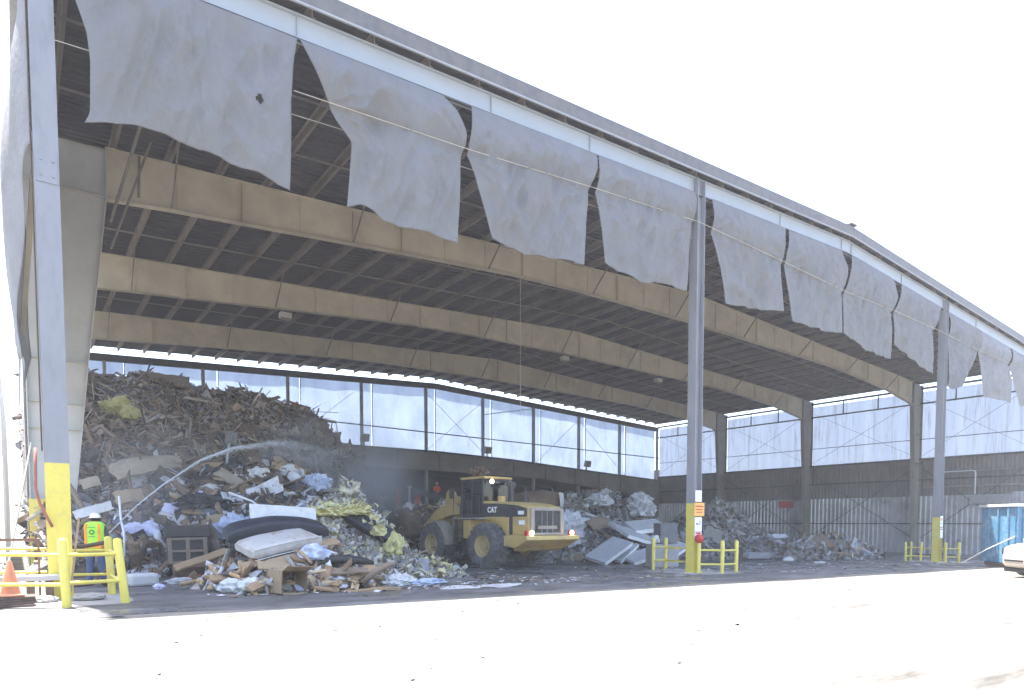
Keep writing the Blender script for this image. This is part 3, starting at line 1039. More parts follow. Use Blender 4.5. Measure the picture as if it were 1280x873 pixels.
tl = {1: 'first from the left, widest, with a small hole and a vertical seam', 2: 'second from the left, its left edge pulled far in over the wire', 3: 'third from the left, pinched at the wire on both sides', 4: 'just left of the middle column, fanned creases at its top right',
      5: 'just right of the middle column, gathered pleats along its top', 6: 'left of the roof ridge, hem ending beside a narrow slit', 7: 'directly under the roof ridge, hem sloping down to the right', 8: 'just left of the right hand yard column, long slanting hem',
      9: 'just right of the right hand yard column, bunched into a stained knot', 10: 'thin see-through one with a notched right edge, second from the picture edge', 11: 'last one, cut off by the right picture edge'}
NT = 90
for k, t in TARP.items():
    Lc, Rc, Bc = (resample(t[e], NT + 1) for e in 'lrb')
    T0, T1 = Lc[0], Rc[0]
    mb = MB()
    rows = []
    for j in range(NT + 1):
        r = j / NT
        row = []
        for i in range(NT + 1):
            s = i / NT
            top = T0 * (1 - s) + T1 * s
            p = (1 - s) * Lc[j] + s * Rc[j] + (1 - r) * top + r * Bc[i] - ((1 - s) * (1 - r) * T0 + s * (1 - r) * T1 + (1 - s) * r * Bc[0] + s * r * Bc[-1])
            u, z = p
            zt = top[1]
            zw = wirez(u)
            if k == 1: zw = 9.0
            wdt = T1[0] - T0[0]
            if z > zw:
                q = min(1, max(0, (z - zw) / max(.3, zt - zw)))
                d = -.15 * (math.sin(math.pi * q ** .8)) * (1 if k != 1 else .45) - .02
            else:
                q = (zw - z)
                d = -.10 * (1 - math.exp(-q * 1.6)) * (1 if k != 1 else 0)
            d += -.05
            # gathered pleats below the top edge
            ph = s * wdt * 5.0 + 2.5 * noise.noise(Vector((s * 3, r * 1.2, k * 5.0))) + k
            d += .05 * abs(math.sin(ph)) ** .7 * (.35 + .9 * (k in (5, 6, 7))) * (1 - .6 * r) * min(1, r * 8 + .1)
            # creases fanning out from the pinched corners at the wire and the fixed top corners
            for cx, cz, am, fq in ((1.0, zw, .075, 15), (0.0, zw, .075, 15), (0.0, zt, .05, 11), (1.0, zt, .05, 11)):
                if k == 1 and cz == zw: continue
                du, dz = (s - cx) * wdt, z - cz
                dist = math.hypot(du, dz)
                an = math.atan2(dz, abs(du) + .12)
                fan = 1 - abs(math.sin(an * fq * .5 + 1.5 * noise.noise(Vector((an * 2, dist * .4, k + cx)))))
                d -= am * fan * math.exp(-(dist / 1.5) ** 2) * min(1, dist / .25) * min(1, 6 * min(s, 1 - s) + .12) * min(1, r * 6 + .1)
            # sharp drape ridges and fine wrinkling
            ef = min(1, 7 * min(s, 1 - s) + .12) * min(1, r * 5 + .1) * (1 - .65 * max(0, (r - .82) / .18))
            w1 = noise.noise(Vector((u * .9 + .35 * z, z * .45, k * 3.1)))
            w2 = noise.noise(Vector((u * 2.6 - .8 * z, z * .9, k * 5.3)))
            w3 = noise.noise(Vector((u * 5.5 + 2.2 * z, z * 3.0, k * 1.3)))
            d += ef * (-.20 * (1 - abs(w1) * 2.2) * .6 - .10 * (1 - abs(w2) * 2.4) - .025 * (1 - abs(w3) * 2))
            d += .07 * ef * noise.noise(Vector((u * .5, z * .4, k * 9.1)))
            d += .055 * min(1, 6 * min(s, 1 - s)) * r * math.sin(6.28 * (s * wdt * .75 + .5 * noise.noise(Vector((s * 2, r * 1.3, k * 2.2)))))
            if k == 1: d += .03 * math.exp(-((s - .47 - .05 * r) / .010) ** 2) - .03 * math.exp(-((s - .485 - .05 * r) / .010) ** 2)
            if k == 9: d += .25 * math.sin(s * 9) * r
            row.append((u, min(-.035, -.10 + d), z + .008 * r * noise.noise(Vector((u * 1.7, k, 0)))))
        rows.append(row)
    mb.grid(rows)
    if k == 1:   # the small hole
        hole = (3.92, 11.0)
        keep = []
        for f in mb.f:
            c = sum((Vector(mb.v[i]) for i in f), Vector()) / 4
            if not ((c.x - hole[0]) ** 2 / .006 + (c.z - hole[1]) ** 2 / .012 < 1): keep.append(f)
        mb.f = keep
        mb.m = [0] * len(keep)
    o = mb.build('shade_cloth', M['tarp'] if k < 10 else M['tarp_thin'], smooth=True, solid=.006)
    tag(o, 'grey shade cloth, ' + tl[k], 'shade cloth', 'shade cloths along the front')
# side cloth, billowing outwards along the left wall
mb = MB()
rows = []
for i in range(41):
    s = i / 40
    y = .42 + 8.3 * s
    row = []
    zb = 5.6 + 3.4 * math.exp(-(s / .30) ** 2) + .35 * math.sin(s * 11) + 1.2 * (s > .9) * (s - .9) * 10
    for j in range(41):
        t = j / 40
        z = 13.0 + (zb - 13.0) * t
        d = -.48 * math.sin(math.pi * s) ** .8 * math.sin(math.pi * min(.85, t * .75 + .05))
        d += (.08 * noise.noise(Vector((s * 7 + t * 2, t * 3, 2))) + .03 * math.sin(s * 24 + 3 * t)) * min(1, s * 6)
        row.append((-.215 + d, y, z))
    rows.append(row)
mb.grid(rows)
o = mb.build('side_cloth', M['tarp_thin'], smooth=True, solid=.006)
tag(o, 'pale wind cloth bulging outside the shed wall beside the left front column', 'shade cloth')
# wires
mb = MB()
mb.tube([(u, -.36, z) for u, z in list(zip(WIRE_U, WIRE_Z))[1:]], .009, 6)
tag(mb.build('support_wire', M['rope'], smooth=True), 'taut pale wire crossing in front of the shade cloths at their crease', 'wire')
mb = MB()
mb.tube([(.2, -.02, 10.9), (4.7, -.02, 11.15), (9.4, -.02, 11.42), (14.3, -.02, 11.75), (19.4, -.02, 12.0)], .008, 6)
tag(mb.build('support_wire', M['rope'], smooth=True), 'thinner sagging wire a little below the taut one, left of the middle column', 'wire')
mb = MB()
mb.tube([(15.9, 6, 14.0), (15.9, 6, 5.9)], .01, 6)
tag(mb.build('pull_cord', M['rope']), 'thin cord dangling straight down from the roof above the loader tail', 'cord')


# ------------------------------------------------------------------ lamps in the roof, floods on the low frame
def high_bay(x, y, z, zr, label):
    r = empty('high_bay_light', (x, y, z), 0, label, 'light', 'lights under the rafters')
    mb = MB()
    mb.b2(-.28, .28, -.2, .2, 0, .28)
    mb.build('housing', M['col_grey'], r, bevel=.03)
    mb = MB()
    mb.b2(-.24, .24, -.16, .16, -.04, 0)
    mb.build('lens', M['beige'], r)
    mb = MB()
    mb.tube([(0, 0, .28), (0, 0, zr - z)], .02, 6)
    mb.build('stem', M['purlin'], r)


high_bay(10.5, VF[1] - .1, 11.95, 12.5, 'boxy lamp hung under the second rafter above the wood heap')
high_bay(29.2, VF[1] - .1, 12.55, 13.1, 'boxy lamp hung under the second rafter near mid span')
high_bay(38.6, VF[1] - .1, 12.3, 12.9, 'boxy lamp hung under the second rafter right of the middle column')
for u, lb in ((23.0, 'grey floodlight on the low back frame nearest the wood heap'), (35.6, 'grey floodlight on the low back frame above the loader cab'), (48.6, 'grey floodlight on the low back frame above the foil heap')):
    r = empty('floodlight', (u, VB - .7, lowz(u) + .05), 0, lb, 'floodlight', 'floodlights on the low frame')
    mb = MB()
    mb.box((0, -.1, .75), (.75, .35, .65), rot('X', .25))
    mb.build('housing', M['grey_steel'], r, bevel=.04)
    mb = MB()
    mb.box((0, -.29, .71), (.65, .03, .55), rot('X', .25))
    mb.build('lens', M['far_col'], r)
    mb = MB()
    mb.bar((0, .05, 0), (0, .05, .5), .08, .08)
    mb.build('bracket', M['dark_steel'], r)

# ------------------------------------------------------------------ debris heaps
W1 = (.115, .078, .047)
mulch_c = [(0.247, 0.195, 0.143), (0.325, 0.26, 0.195), (0.169, 0.137, 0.111), (0.403, 0.338, 0.254), (0.221, 0.189, 0.163), (0.286, 0.273, 0.26), (0.13, 0.111, 0.098), (0.338, 0.234, 0.156), (0.26, 0.208, 0.156), (0.494, 0.429, 0.338), (0.221, 0.215, 0.221), (0.286, 0.202, 0.13), (0.377, 0.325, 0.273), (0.195, 0.156, 0.13)]
mixed_c = [(.15, .115, .08), (.20, .15, .105), (.10, .078, .06), (.25, .19, .135), (.13, .11, .10), (.08, .065, .055), (.20, .135, .085), (.16, .12, .09), (.13, .13, .135), (.18, .12, .075), (.07, .07, .075)] + [(.36, .36, .38), (.06, .06, .07), (.5, .5, .54), (.24, .17, .11), (.30, .22, .14), (.11, .12, .15), (.58, .58, .60), (.05, .05, .06)]
ins_c = [(.46, .44, .37), (.40, .385, .33), (.54, .50, .36), (.54, .50, .26), (.32, .31, .28), (.52, .50, .46), (.25, .22, .19), (.56, .55, .54), (.31, .32, .36), (.42, .36, .27), (.17, .16, .15), (.38, .37, .34), (.46, .44, .33)]
foil_c = [(.30, .30, .32), (.22, .22, .23), (.40, .41, .44), (.15, .14, .14), (.27, .24, .21), (.48, .49, .52), (.18, .16, .145), (.24, .25, .28), (.33, .28, .2), (.10, .095, .095)]
rub_c = [(0.213, 0.206, 0.206), (0.163, 0.156, 0.156), (0.288, 0.275, 0.275), (0.125, 0.119, 0.112), (0.237, 0.225, 0.213), (0.35, 0.35, 0.362), (0.188, 0.15, 0.125), (0.263, 0.263, 0.288)]
front_c = [(.40, .28, .17), (.30, .20, .12), (.48, .37, .24), (.20, .14, .09), (.62, .62, .64), (.12, .11, .11), (.36, .33, .30), (.45, .30, .16), (.50, .50, .55), (.10, .08, .07)]
base_brown = mat('heap_soil', (.10, .08, .062), (.06, .048, .04), 3, .95, c3=(.11, .08, .055), s3=1.2, k3=.6, bump=.4, bscale=12)
base_grey = mat('heap_dust', (.16, .155, .15), (.10, .095, .09), 3, .95, bump=.4, bscale=12)

box, sht, tri = 'box', 'sheet', 'tri'
E2 = lambda x, xs, ys: np.interp(x, xs, ys)


def H_mulch(u, v):
    u = np.where(u > 8, u + np.maximum(0, 14.5 - v) * .55, u)
    side = E2(u, [-.3, -.1, .1, 8.6, 10.0, 11.3, 12.2, 13.0, 14.0, 15], [0, .75, .97, 1, .97, .89, .79, .62, .32, 0])
    crest = 7.95 - .03 * u
    f = E2(v, [6.0, 7.5, 9.5, 12, 14.5, 16.5, 22, 30, 36], [0, .14, .33, .58, .82, .98, 1.0, .95, .2])
    return crest * side * f


mul_top = heap('wood_heap', 'huge brown heap of shredded wood filling the left rear corner of the shed', H_mulch, -.3, 15, 5.5, 26, .3, 21000,
     [(6, box, (.25, .95), (.025, .08), (.01, .03), .06, .5), (3, sht, (.12, .45), (.08, .3), None, .18, .5), (1.5, box, (.1, .3), (.06, .2), (.03, .12), .16, .6), (.5, box, (.8, 1.9), (.06, .16), (.02, .06), .03, .35), (.35, sht, (.4, .9), (.3, .6), None, .12, .4)],
     base_brown, shard_mat('shredded_wood', mulch_c), .45, .7, 3)


def H_mixed(u, v):
    toe = E2(u, [-.5, .5, 2, 4, 6, 9, 11], [7.2, 7.0, 5.6, 4.6, 4.2, 5.2, 8.0])
    side = E2(u, [-.3, -.1, .2, 2.2, 5, 7.6, 8.8, 9.6, 10.3], [0, .5, .62, .85, 1, 1, .8, .4, 0])
    f = E2(v - toe, [0, .5, 1.5, 3.0, 4.4, 6.5, 9], [0, .26, .52, .82, .98, 1.0, .8])
    return 3.75 * side * f


mix_top = heap('trash_heap', 'jumbled dark heap of mixed trash sloping down in front of the tall wood heap', H_mixed, -.3, 12, 4, 14.5, .25, 8000,
     [(4, box, (.2, .9), (.03, .12), (.01, .05), .06, .6), (3, sht, (.15, .6), (.12, .45), None, .2, .6), (2, box, (.12, .4), (.08, .3), (.04, .2), .16, .7), (.5, box, (.8, 1.8), (.08, .2), (.02, .05), .03, .5), (.5, sht, (.5, 1.1), (.3, .8), None, .16, .5), (.35, box, (.35, .8), (.25, .6), (.1, .35), .12, .6)],
     base_brown, shard_mat('mixed_trash', mixed_c), .4, .9, 9)


def mound(cx, cy, h, ru, rv, p=1.6, rr=None):
    def H(u, v):
        ru2 = np.where(u > cx, rr if rr else ru, ru)
        q = np.sqrt(((u - cx) / ru2) ** 2 + ((v - cy) / rv) ** 2)
        return h * np.clip(1 - q, 0, 1) ** (1 / p) * (1 - .25 * np.clip(q, 0, 1))
    return H


Hi1, Hi2, Hi3 = mound(7.8, 4.2, 2.95, 2.8, 3.5, 1.2, 1.75), mound(8.6, 2.1, .75, 2.0, 2.3, 1.0, 2.2), mound(6.3, 3.0, 2.25, 1.6, 2.4, 1.3)
ins_top = heap('insulation_heap', 'pale heap of shredded insulation and paper scraps between the cardboard heap and the loader', lambda u, v: np.maximum(np.maximum(Hi1(u, v), Hi2(u, v)), Hi3(u, v)), 4.5, 12, -.2, 8, .18, 13000,
     [(5, sht, (.07, .28), (.05, .2), None, .3, .7), (2, sht, (.2, .5), (.1, .28), None, .3, .6), (4, tri, (.05, .15), (.04, .13), None, .3, .9), (1, box, (.15, .6), (.03, .08), (.01, .04), .1, .6), (1, box, (.08, .25), (.06, .2), (.03, .12), .2, .8)],
     base_grey, shard_mat('insulation_scraps', ins_c, .9), .3, 1.2, 17)

Hf = mound(5.0, 1.0, 1.15, 2.3, 2.1, 1.5, 2.0)
fr_top = heap('lumber_heap', 'low loose heap of splintered lumber, cardboard and wrapping under the pale mattress', Hf, 2.5, 7.3, -1.3, 3.5, .15, 900,
     [(4, box, (.3, 1.1), (.05, .16), (.02, .06), .03, .5), (2, sht, (.15, .5), (.12, .4), None, .2, .6), (2, box, (.1, .35), (.08, .25), (.03, .12), .14, .6), (1, tri, (.06, .2), (.05, .16), None, .3, .8)],
     base_brown, shard_mat('lumber_scraps', front_c), .15, 1.6, 23, keep=.03)


def H_foil(u, v):
    toe = E2(u, [14.5, 17, 19.5, 23.7, 27, 30], [11, 9.2, 7.5, 6.4, 7.2, 9])
    f = E2(v - toe, [0, .6, 2, 4.2, 7, 9.5], [0, .2, .5, .85, 1, .7])
    s = E2(u, [14.5, 16.5, 19, 22, 25, 28, 29.5, 31.5, 34], [0, .6, .85, 1, .93, 1.08, 1.12, .7, 0])
    return 3.35 * f * s


n = 110
cu = np.array([(6.35, 2.0, 1.95), (7.1, 1.9, 2.0), (7.95, 1.35, 1.0), (7.5, 1.4, 1.5), (8.9, .9, .35), (6.0, 2.1, 1.4)])[rng.integers(0, 6, n)]
P = cu + rng.normal(0, 1, (n, 3)) * np.array([.22, .08, .14])
V_, F_ = scatter(P, rng.normal(0, 1, (n, 3)) + np.array([0, -1.2, .8]), [(2, sht, (.07, .2), (.05, .14), None, .3, .4), (1, tri, (.05, .12), (.04, .1), None, .3, .4)])
tag(raw_mesh('insulation_shreds', V_, F_, [shard_mat('yellow_shreds', [(.55, .51, .27), (.47, .44, .26), (.50, .48, .36), (.40, .38, .27)], .8)]), 'yellow shreds torn off the insulation batts on the pale heap', 'insulation', kind='stuff')

foil_top = heap('foil_heap', 'grey heap of torn foil faced sheets and crushed ducts behind the tilted slabs', H_foil, 14.5, 34, 6, 18, .3, 8000,
     [(4, sht, (.25, .9), (.2, .6), None, .2, .6), (2, box, (.2, .7), (.15, .4), (.04, .2), .16, .7), (2, box, (.3, 1.3), (.05, .2), (.02, .08), .06, .6), (3, sht, (.12, .4), (.1, .3), None, .28, .8)],
     base_grey, shard_mat('foil_scraps', foil_c, .55), .5, .6, 31)

Hr1, Hr2 = mound(36.0, 11.5, 3.5, 6.0, 4.3, 1.15, 7.0), mound(32.0, 10.0, 2.3, 3.4, 3.2, 1.2)
rub_top = heap('rubble_heap', 'dark grey heap of broken concrete and plaster behind the middle guard rails', lambda u, v: np.maximum(Hr1(u, v), Hr2(u, v)), 28.5, 43.5, 6.5, 16, .3, 6000,
     [(5, box, (.15, .5), (.12, .4), (.08, .3), .18, .9), (2, sht, (.2, .6), (.15, .5), None, .2, .7), (2, box, (.4, 1.3), (.06, .2), (.03, .1), .05, .6), (.6, box, (.5, 1.1), (.4, .8), (.06, .15), .06, .5)],
     base_grey, shard_mat('rubble_pieces', rub_c, .9), .45, .7, 37)
Hs1, Hs2, Hs3 = mound(36.6, 5.6, 1.2, 2.3, 1.6, 1.4), mound(40.2, 5.6, 1.5, 2.4, 1.7, 1.4), mound(43.2, 5.4, .75, 2.0, 1.3, 1.2)
sc_top = heap('scrap_heap', 'low heap of boards and torn panels between the rubble and the metal side wall', lambda u, v: np.maximum(np.maximum(Hs1(u, v), Hs2(u, v)), Hs3(u, v)), 34, 45.5, 3.5, 7.5, .2, 1500,
     [(4, box, (.4, 1.5), (.08, .25), (.03, .08), .04, .5), (3, sht, (.2, .8), (.2, .5), None, .2, .6), (3, box, (.15, .5), (.1, .35), (.06, .2), .18, .8)],
     base_grey, shard_mat('scrap_pieces', rub_c + [(.3, .32, .36), (.2, .13, .08), (.42, .43, .46)], .8), .2, 1.2, 41)
Hd = mound(33.5, 19.5, 4.9, 6.0, 5.0, 1.0, 6.5)
heap('soil_heap', 'smooth brown heap of fines standing behind the foil heap and the middle column', Hd, 27, 40.5, 14, 25, .35, 1800,
     [(3, box, (.1, .3), (.08, .25), (.05, .2), .18, .9), (1, box, (.3, .9), (.05, .12), (.02, .06), .05, .6)],
     mat('brown_fines', (.14, .105, .08), (.10, .075, .06), 3, .95, bump=.3, bscale=14), shard_mat('fines_pieces', mulch_c), .25, .8, 43)

# scraps seen through the open left side, outside in the sun
Ho = mound(-2.0, 8.0, 1.1, 1.3, 4.0, 1.2, .9)
heap('scrap_heap', 'sunlit pale scrap heap outside the left wall behind the fenced corner', Ho, -3.8, -.8, 3, 13, .2, 900,
     [(4, box, (.3, 1.3), (.05, .15), (.02, .06), .04, .5), (3, sht, (.2, .6), (.2, .5), None, .2, .6), (2, box, (.15, .5), (.1, .3), (.06, .2), .16, .8)],
     base_grey, shard_mat('outer_scraps', [(.7, .68, .66), (.5, .48, .46), (.75, .75, .75), (.38, .36, .35)], .8), .2, 1.2, 47)

# litter trodden over the floor
n = 900
P = np.stack([rng.uniform(2.5, 44, n), np.abs(rng.normal(0, 2.6, n)) - 1.6, np.zeros(n)], 1)
m_ = rng.random(n) < .45
P[m_, 0] = rng.uniform(4, 13, m_.sum())
P[:, 2] = -GS * P[:, 0] + .022
V_, F_ = scatter(P, np.tile([0, 0, 1.0], (n, 1)), [(4, tri, (.03, .14), (.03, .1), None, .12, .12), (2, box, (.06, .3), (.02, .05), (.01, .02), .05, .05), (1, sht, (.1, .35), (.08, .25), None, .08, .08)])
o = raw_mesh('floor_litter', V_, F_, [shard_mat('litter_scraps', [(.6, .6, .62), (.35, .33, .32), (.2, .15, .1), (.7, .7, .7), (.4, .3, .2), (.12, .12, .13)], .8)])
tag(o, 'scraps of paper and splinters scattered over the wet floor', 'litter', kind='stuff')


# ------------------------------------------------------------------ single things lying on the heaps
def aim(nr, d):
    """matrix with z along nr and x roughly along d"""
    z = Vector(nr).normalized()
    x = Vector(d)
    x = (x - z * x.dot(z)).normalized()
    y = z.cross(x)
    return Matrix((x, y, z)).transposed()


def lay(o, loc, nr=(0, 0, 1), d=(1, 0, 0)):
    o.matrix_world = Matrix.Translation(Vector(loc)) @ aim(nr, d).to_4x4()
    return o


def board(sx, sy, sz, m, loc, nr, d, label, cat='board', name='board', group=None, jag=True, bend=0.0):
    """thin board or sheet: broken outline, slight warp, real thickness"""
    mb = MB()
    nx, ny = max(4, int(sx / .12)), max(3, int(sy / .12))
    sd = Vector((loc[0] * 3.1, loc[1] * 1.7, sx * 7 + sy))
    J = (.07 if jag else .008) * min(sx, 2.0)
    top, low = [], []
    for i in range(nx + 1):
        rt, rb = [], []
        for j in range(ny + 1):
            s, t = i / nx - .5, j / ny - .5
            x, y = s * sx, t * sy
            if i in (0, nx): x -= math.copysign(J * abs(noise.noise(sd + Vector((i, j * 1.9, 0)))) * 2, s) 
            if j in (0, ny): y -= math.copysign(min(J, sy * .16) * abs(noise.noise(sd + Vector((i * .9, j, 5)))) * 1.2, t)
            z = bend * (1 - 4 * s * s) + (.02 + .03 * jag) * min(sx, 1.2) * noise.noise(sd + Vector((x * 1.3, y * 1.3, 9)))
            rt.append((x, y, z + sz / 2))
            rb.append((x, y, z - sz / 2))
        top.append(rt)
        low.append(rb)
    mb.grid(top)
    mb.grid(low)
    mb.grid([top[0], low[0]])
    mb.grid([top[-1], low[-1]])
    mb.grid([[r[0] for r in top], [r[0] for r in low]])
    mb.grid([[r[-1] for r in top], [r[-1] for r in low]])
    o = mb.build(name, m)
    bm = bmesh.new()
    bm.from_mesh(o.data)
    bmesh.ops.remove_doubles(bm, verts=bm.verts, dist=.0005)
    bmesh.ops.recalc_face_normals(bm, faces=bm.faces)
    bm.to_mesh(o.data)
    bm.free()
    lay(o, loc, nr, d)
    return tag(o, label, cat, group)


def crumple(rx, ry, rz, m, loc, label, cat, name, seed, group=None, amp=.35, fr=2.2):
    bm = bmesh.new()
    bmesh.ops.create_icosphere(bm, subdivisions=4 if max(rx, ry) > .3 else 3, radius=1)
    for v in bm.verts:
        k = 1 + amp * .35 * noise.noise(v.co * fr * 6 + Vector((0, 0, seed))) + amp * noise.noise(v.co * fr + Vector((seed, 0, 0))) + amp * .6 * noise.noise(v.co * fr * 2.6 + Vector((0, seed, 0)))
        v.co = Vector((v.co.x * rx * k, v.co.y * ry * k, v.co.z * rz * k))
        v.co.z = max(v.co.z, -rz * .55)
    me = bpy.data.meshes.new(name)
    bm.to_mesh(me)
    bm.free()
    me.materials.append(m)
    o = bpy.data.objects.new(name, me)
    COL.objects.link(o)
    o.location = loc
    return tag(o, label, cat, group)


def on(top, u, v, dz=0):
    z, nr = top(u, v)
    return Vector((u, v, z + dz)), nr


# mattress: a padded slab with rounded edges lying tilted on the lumber heap
def cushion_mesh(sx, sy, sz, bend=0, n=18, sag=.03, seed=1):
    mb = MB()
    rows = []
    ring = 20
    for i in range(n + 1):
        t = i / n
        x = -sx / 2 + sx * t
        e = min(1, min(t, 1 - t) * n / 1.2)
        e = math.sqrt(max(0.0, 1 - (1 - e) ** 2)) if e < 1 else 1
        row = []
        for k in range(ring):
            a = 2 * math.pi * k / ring
            c, s = math.cos(a), math.sin(a)
            y = math.copysign(abs(c) ** .28, c) * sy / 2 * (.94 + .06 * e)
            z = math.copysign(abs(s) ** .4, s) * sz / 2 * (.55 + .45 * e)
            z += bend * (1 - (2 * t - 1) ** 2) + sag * noise.noise(Vector((x * 2.5, y * 2.5, seed)))
            row.append((x, y, z))
        rows.append(row + [row[0]])
    mb.grid(rows)
    mb.add(rows[0][:-1], [tuple(range(ring))])
    mb.add(rows[-1][:-1], [tuple(range(ring))])
    return mb


mt = empty('mattress', (0, 0, 0), 0, 'stained off-white mattress slumped across the low lumber heap', 'mattress')
cushion_mesh(1.75, 1.1, .30, .05).build('padded_body', M['offwhite'], mt, smooth=True, auto=50)
mb = MB()
for z in (-.12, .13):
    mb.tube([(-.86, -.55, z), (-.3, -.56, z + .03), (.3, -.56, z + .03), (.86, -.55, z)], .014, 6)
mb.build('piping', M['white'], mt, smooth=True)
lay(mt, (4.42, .45, 1.02), (-.16, -.22, 1), (1, .12, .22))
nv = cushion_mesh(2.5, .6, .34, .22, sag=.02).build('sofa_arm', M['navy'], smooth=True, auto=50)
tag(nv, 'long dark navy padded bolster arching over the back of the mattress', 'sofa arm')
lay(nv, (4.62, 1.25, 1.28), (-.05, -.3, 1), (1, .0, .0))
board(1.75, .75, .05, M['white'], (4.95, 1.75, 1.62), (.05, -1, .35), (1, 0, -.05), 'flat white panel standing on edge behind the navy bolster', 'panel', 'panel', jag=False)

# open cardboard box lying on its side at the front of the heap
bx = empty('cardboard_box', (0, 0, 0), 0, 'open cardboard box lying on its side at the front edge of the lumber heap', 'box')
mb = MB()
w, h_, d_ = .85, .52, .6
t = .012
mb.b2(-w / 2, w / 2, -d_ / 2, d_ / 2, 0, t)
mb.b2(-w / 2, w / 2, -d_ / 2, d_ / 2, h_ - t, h_)
mb.b2(-w / 2, -w / 2 + t, -d_ / 2, d_ / 2, t, h_ - t)
mb.b2(-w / 2 + t, w / 2, d_ / 2 - t, d_ / 2, t, h_ - t)
mb.b2(-w / 2 + t, w / 2, -d_ / 2, -d_ / 2 + t, t, h_ - t)
mb.build('carton', M['card'], bx)
for s, a in ((0, .35), (1, -.5)):
    mb = MB()
    Mx = rot('Y', a)
    mb.box((w / 2 + .13, 0, .02 + s * (h_ - .03) - (.05 if s == 0 else -.06)), (.28, d_, t), rot('Y', .35 if s == 0 else -.45))
    mb.build('flap', M['card'], bx)
mb = MB()
mb.box((w / 2 + .1, -d_ / 2 - .06, h_ / 2), (.27, t, h_ * .95), rot('Z', -.45))
mb.build('flap', M['card'], bx)
lay(bx, (4.15, -.85, gz(4.1) + .02), (.06, 0, 1), (.14, -.99, 0))
o = board(.3, .2, .02, M['lilac'], (4.45, -1.03, gz(4.4) + .12), (.2, -.6, 1), (1, 0, 0), 'purple packet lying inside the open cardboard box', 'packet', 'packet', jag=False)

# lumber and cardboard pieces of the front heap
pl = [
    (1.5, .22, .06, 'wood', (3.25, .15, .36), (.3, -.5, 1), (.9, .3, .45), 'raw timber plank rising from the floor at the left end of the lumber heap'),
    (1.15, .3, .04, 'wood', (5.45, .55, 1.05), (-.2, -.55, 1), (1, .1, .12), 'tan plank on top of the lumber heap right of the mattress'),
    (1.2, .28, .05, 'wood', (5.35, -.05, .78), (.1, -.7, 1), (1, 0, -.28), 'tan plank slanting down the middle of the lumber heap'),
    (.9, .35, .03, 'card', (4.35, -.25, .72), (0, -.8, 1), (1, .1, .35), 'folded cardboard flap under the right end of the mattress'),
    (.75, .3, .04, 'card', (4.0, -.5, .60), (0, -.9, 1), (1, -.1, -.15), 'narrow cardboard strip just above the open box'),
    (.8, .22, .05, 'wood', (3.6, -.75, .22), (.3, -.6, 1), (.45, -.2, .75), 'short tan stick leaning beside the white bag'),
    (1.25, .25, .05, 'wood_old', (5.6, -.75, .45), (0, -.6, 1), (1, -.05, -.02), 'dark weathered board lying across the lower lumber heap'),
    (1.0, .3, .05, 'wood', (6.15, -.55, .42), (0, -.6, 1), (.8, .4, .33), 'light splintered board at the right end of the lumber heap'),
    (1.5, .16, .07, 'wood', (6.05, -1.35, .03), (0, -.1, 1), (1, -.12, 0), 'long tan board lying flat on the floor in front of the lumber heap'),
    (.6, .25, .05, 'wood', (5.0, -1.1, .08), (.1, -.3, 1), (.9, -.4, 0), 'short tan board stub right of the open box on the floor'),
    (1.0, .4, .04, 'beige', (5.0, .2, .98), (.2, -.4, 1), (.6, .7, .1), 'beige board lying under the navy bolster end'),
    (1.4, .25, .05, 'wood_old', (6.55, .3, .55), (0, -.4, 1), (.75, -.5, -.2), 'brown board sliding off the right side of the lumber heap'),
    (.9, .25, .05, 'wood', (3.75, .0, .66), (.2, -.7, 1), (.8, .1, .55), 'raw wood offcut poking up below the left end of the mattress'),
]
for sx, sy, sz, mm, loc, nr, d, lb in pl:
    board(sx, sy, sz, M[mm], (loc[0], loc[1], loc[2] + gz(loc[0])), nr, d, lb, 'board', 'plank')
crumple(.3, .22, .2, M['white'], (3.15, -.25, gz(3) + .13), 'pale grey plastic bag on the floor at the left end of the lumber heap', 'bag', 'plastic_bag', 3)
crumple(.30, .22, .19, M['white'], (3.5, -.55, gz(3.5) + .16), 'crumpled white plastic bag between the stick and the lumber heap', 'bag', 'plastic_bag', 5)
crumple(.3, .25, .26, M['plastic_blue'], (5.0, -.35, .78), 'knotted pale blue plastic wrap on the middle of the lumber heap', 'bag', 'plastic_bag', 8)
crumple(.5, .2, .1, M['plastic_blue'], (8.2, -.2, gz(8.2) + .06), 'flat blue plastic film on the floor at the foot of the insulation heap', 'plastic film', 'plastic_film', 12)
crumple(.45, .35, .2, M['white'], (7.4, .0, gz(7.4) + .1), 'white crumpled film in front of the insulation heap', 'plastic film', 'plastic_film', 14)
mb = MB()
mb.tube([(-.9, 0, 0), (-.4, .05, .06), (.1, .03, .06), (.5, 0, .0), (.8, -.02, -.08)], [.10, .12, .12, .1, .05], 10)
tag(lay(mb.build('rolled_rug', M['black'], smooth=True), (5.75, -.35, .55), (0, -.5, 1), (1, .1, -.02)), 'black rolled rug under the boards right of the open box', 'rug')
mb = MB()
mb.tube([(-.35, 0, -.25), (-.1, 0, .0), (.25, 0, .2), (.45, .02, .22)], [.07, .085, .08, .05], 8)
tag(lay(mb.build('rolled_carpet', M['wood_old'], smooth=True), (6.35, -.95, .30), (0, -.4, 1), (1, 0, .1)), 'brown rolled carpet stub at the lower right of the lumber heap', 'carpet')
# white sheets lying on the floor near the loader
board(2.4, .8, .03, M['white'], (8.9, -1.55, gz(8.9) + .02), (0, 0, 1), (1, -.15, 0), 'flat white sheet lying on the wet floor in front of the loader', 'panel', 'panel')
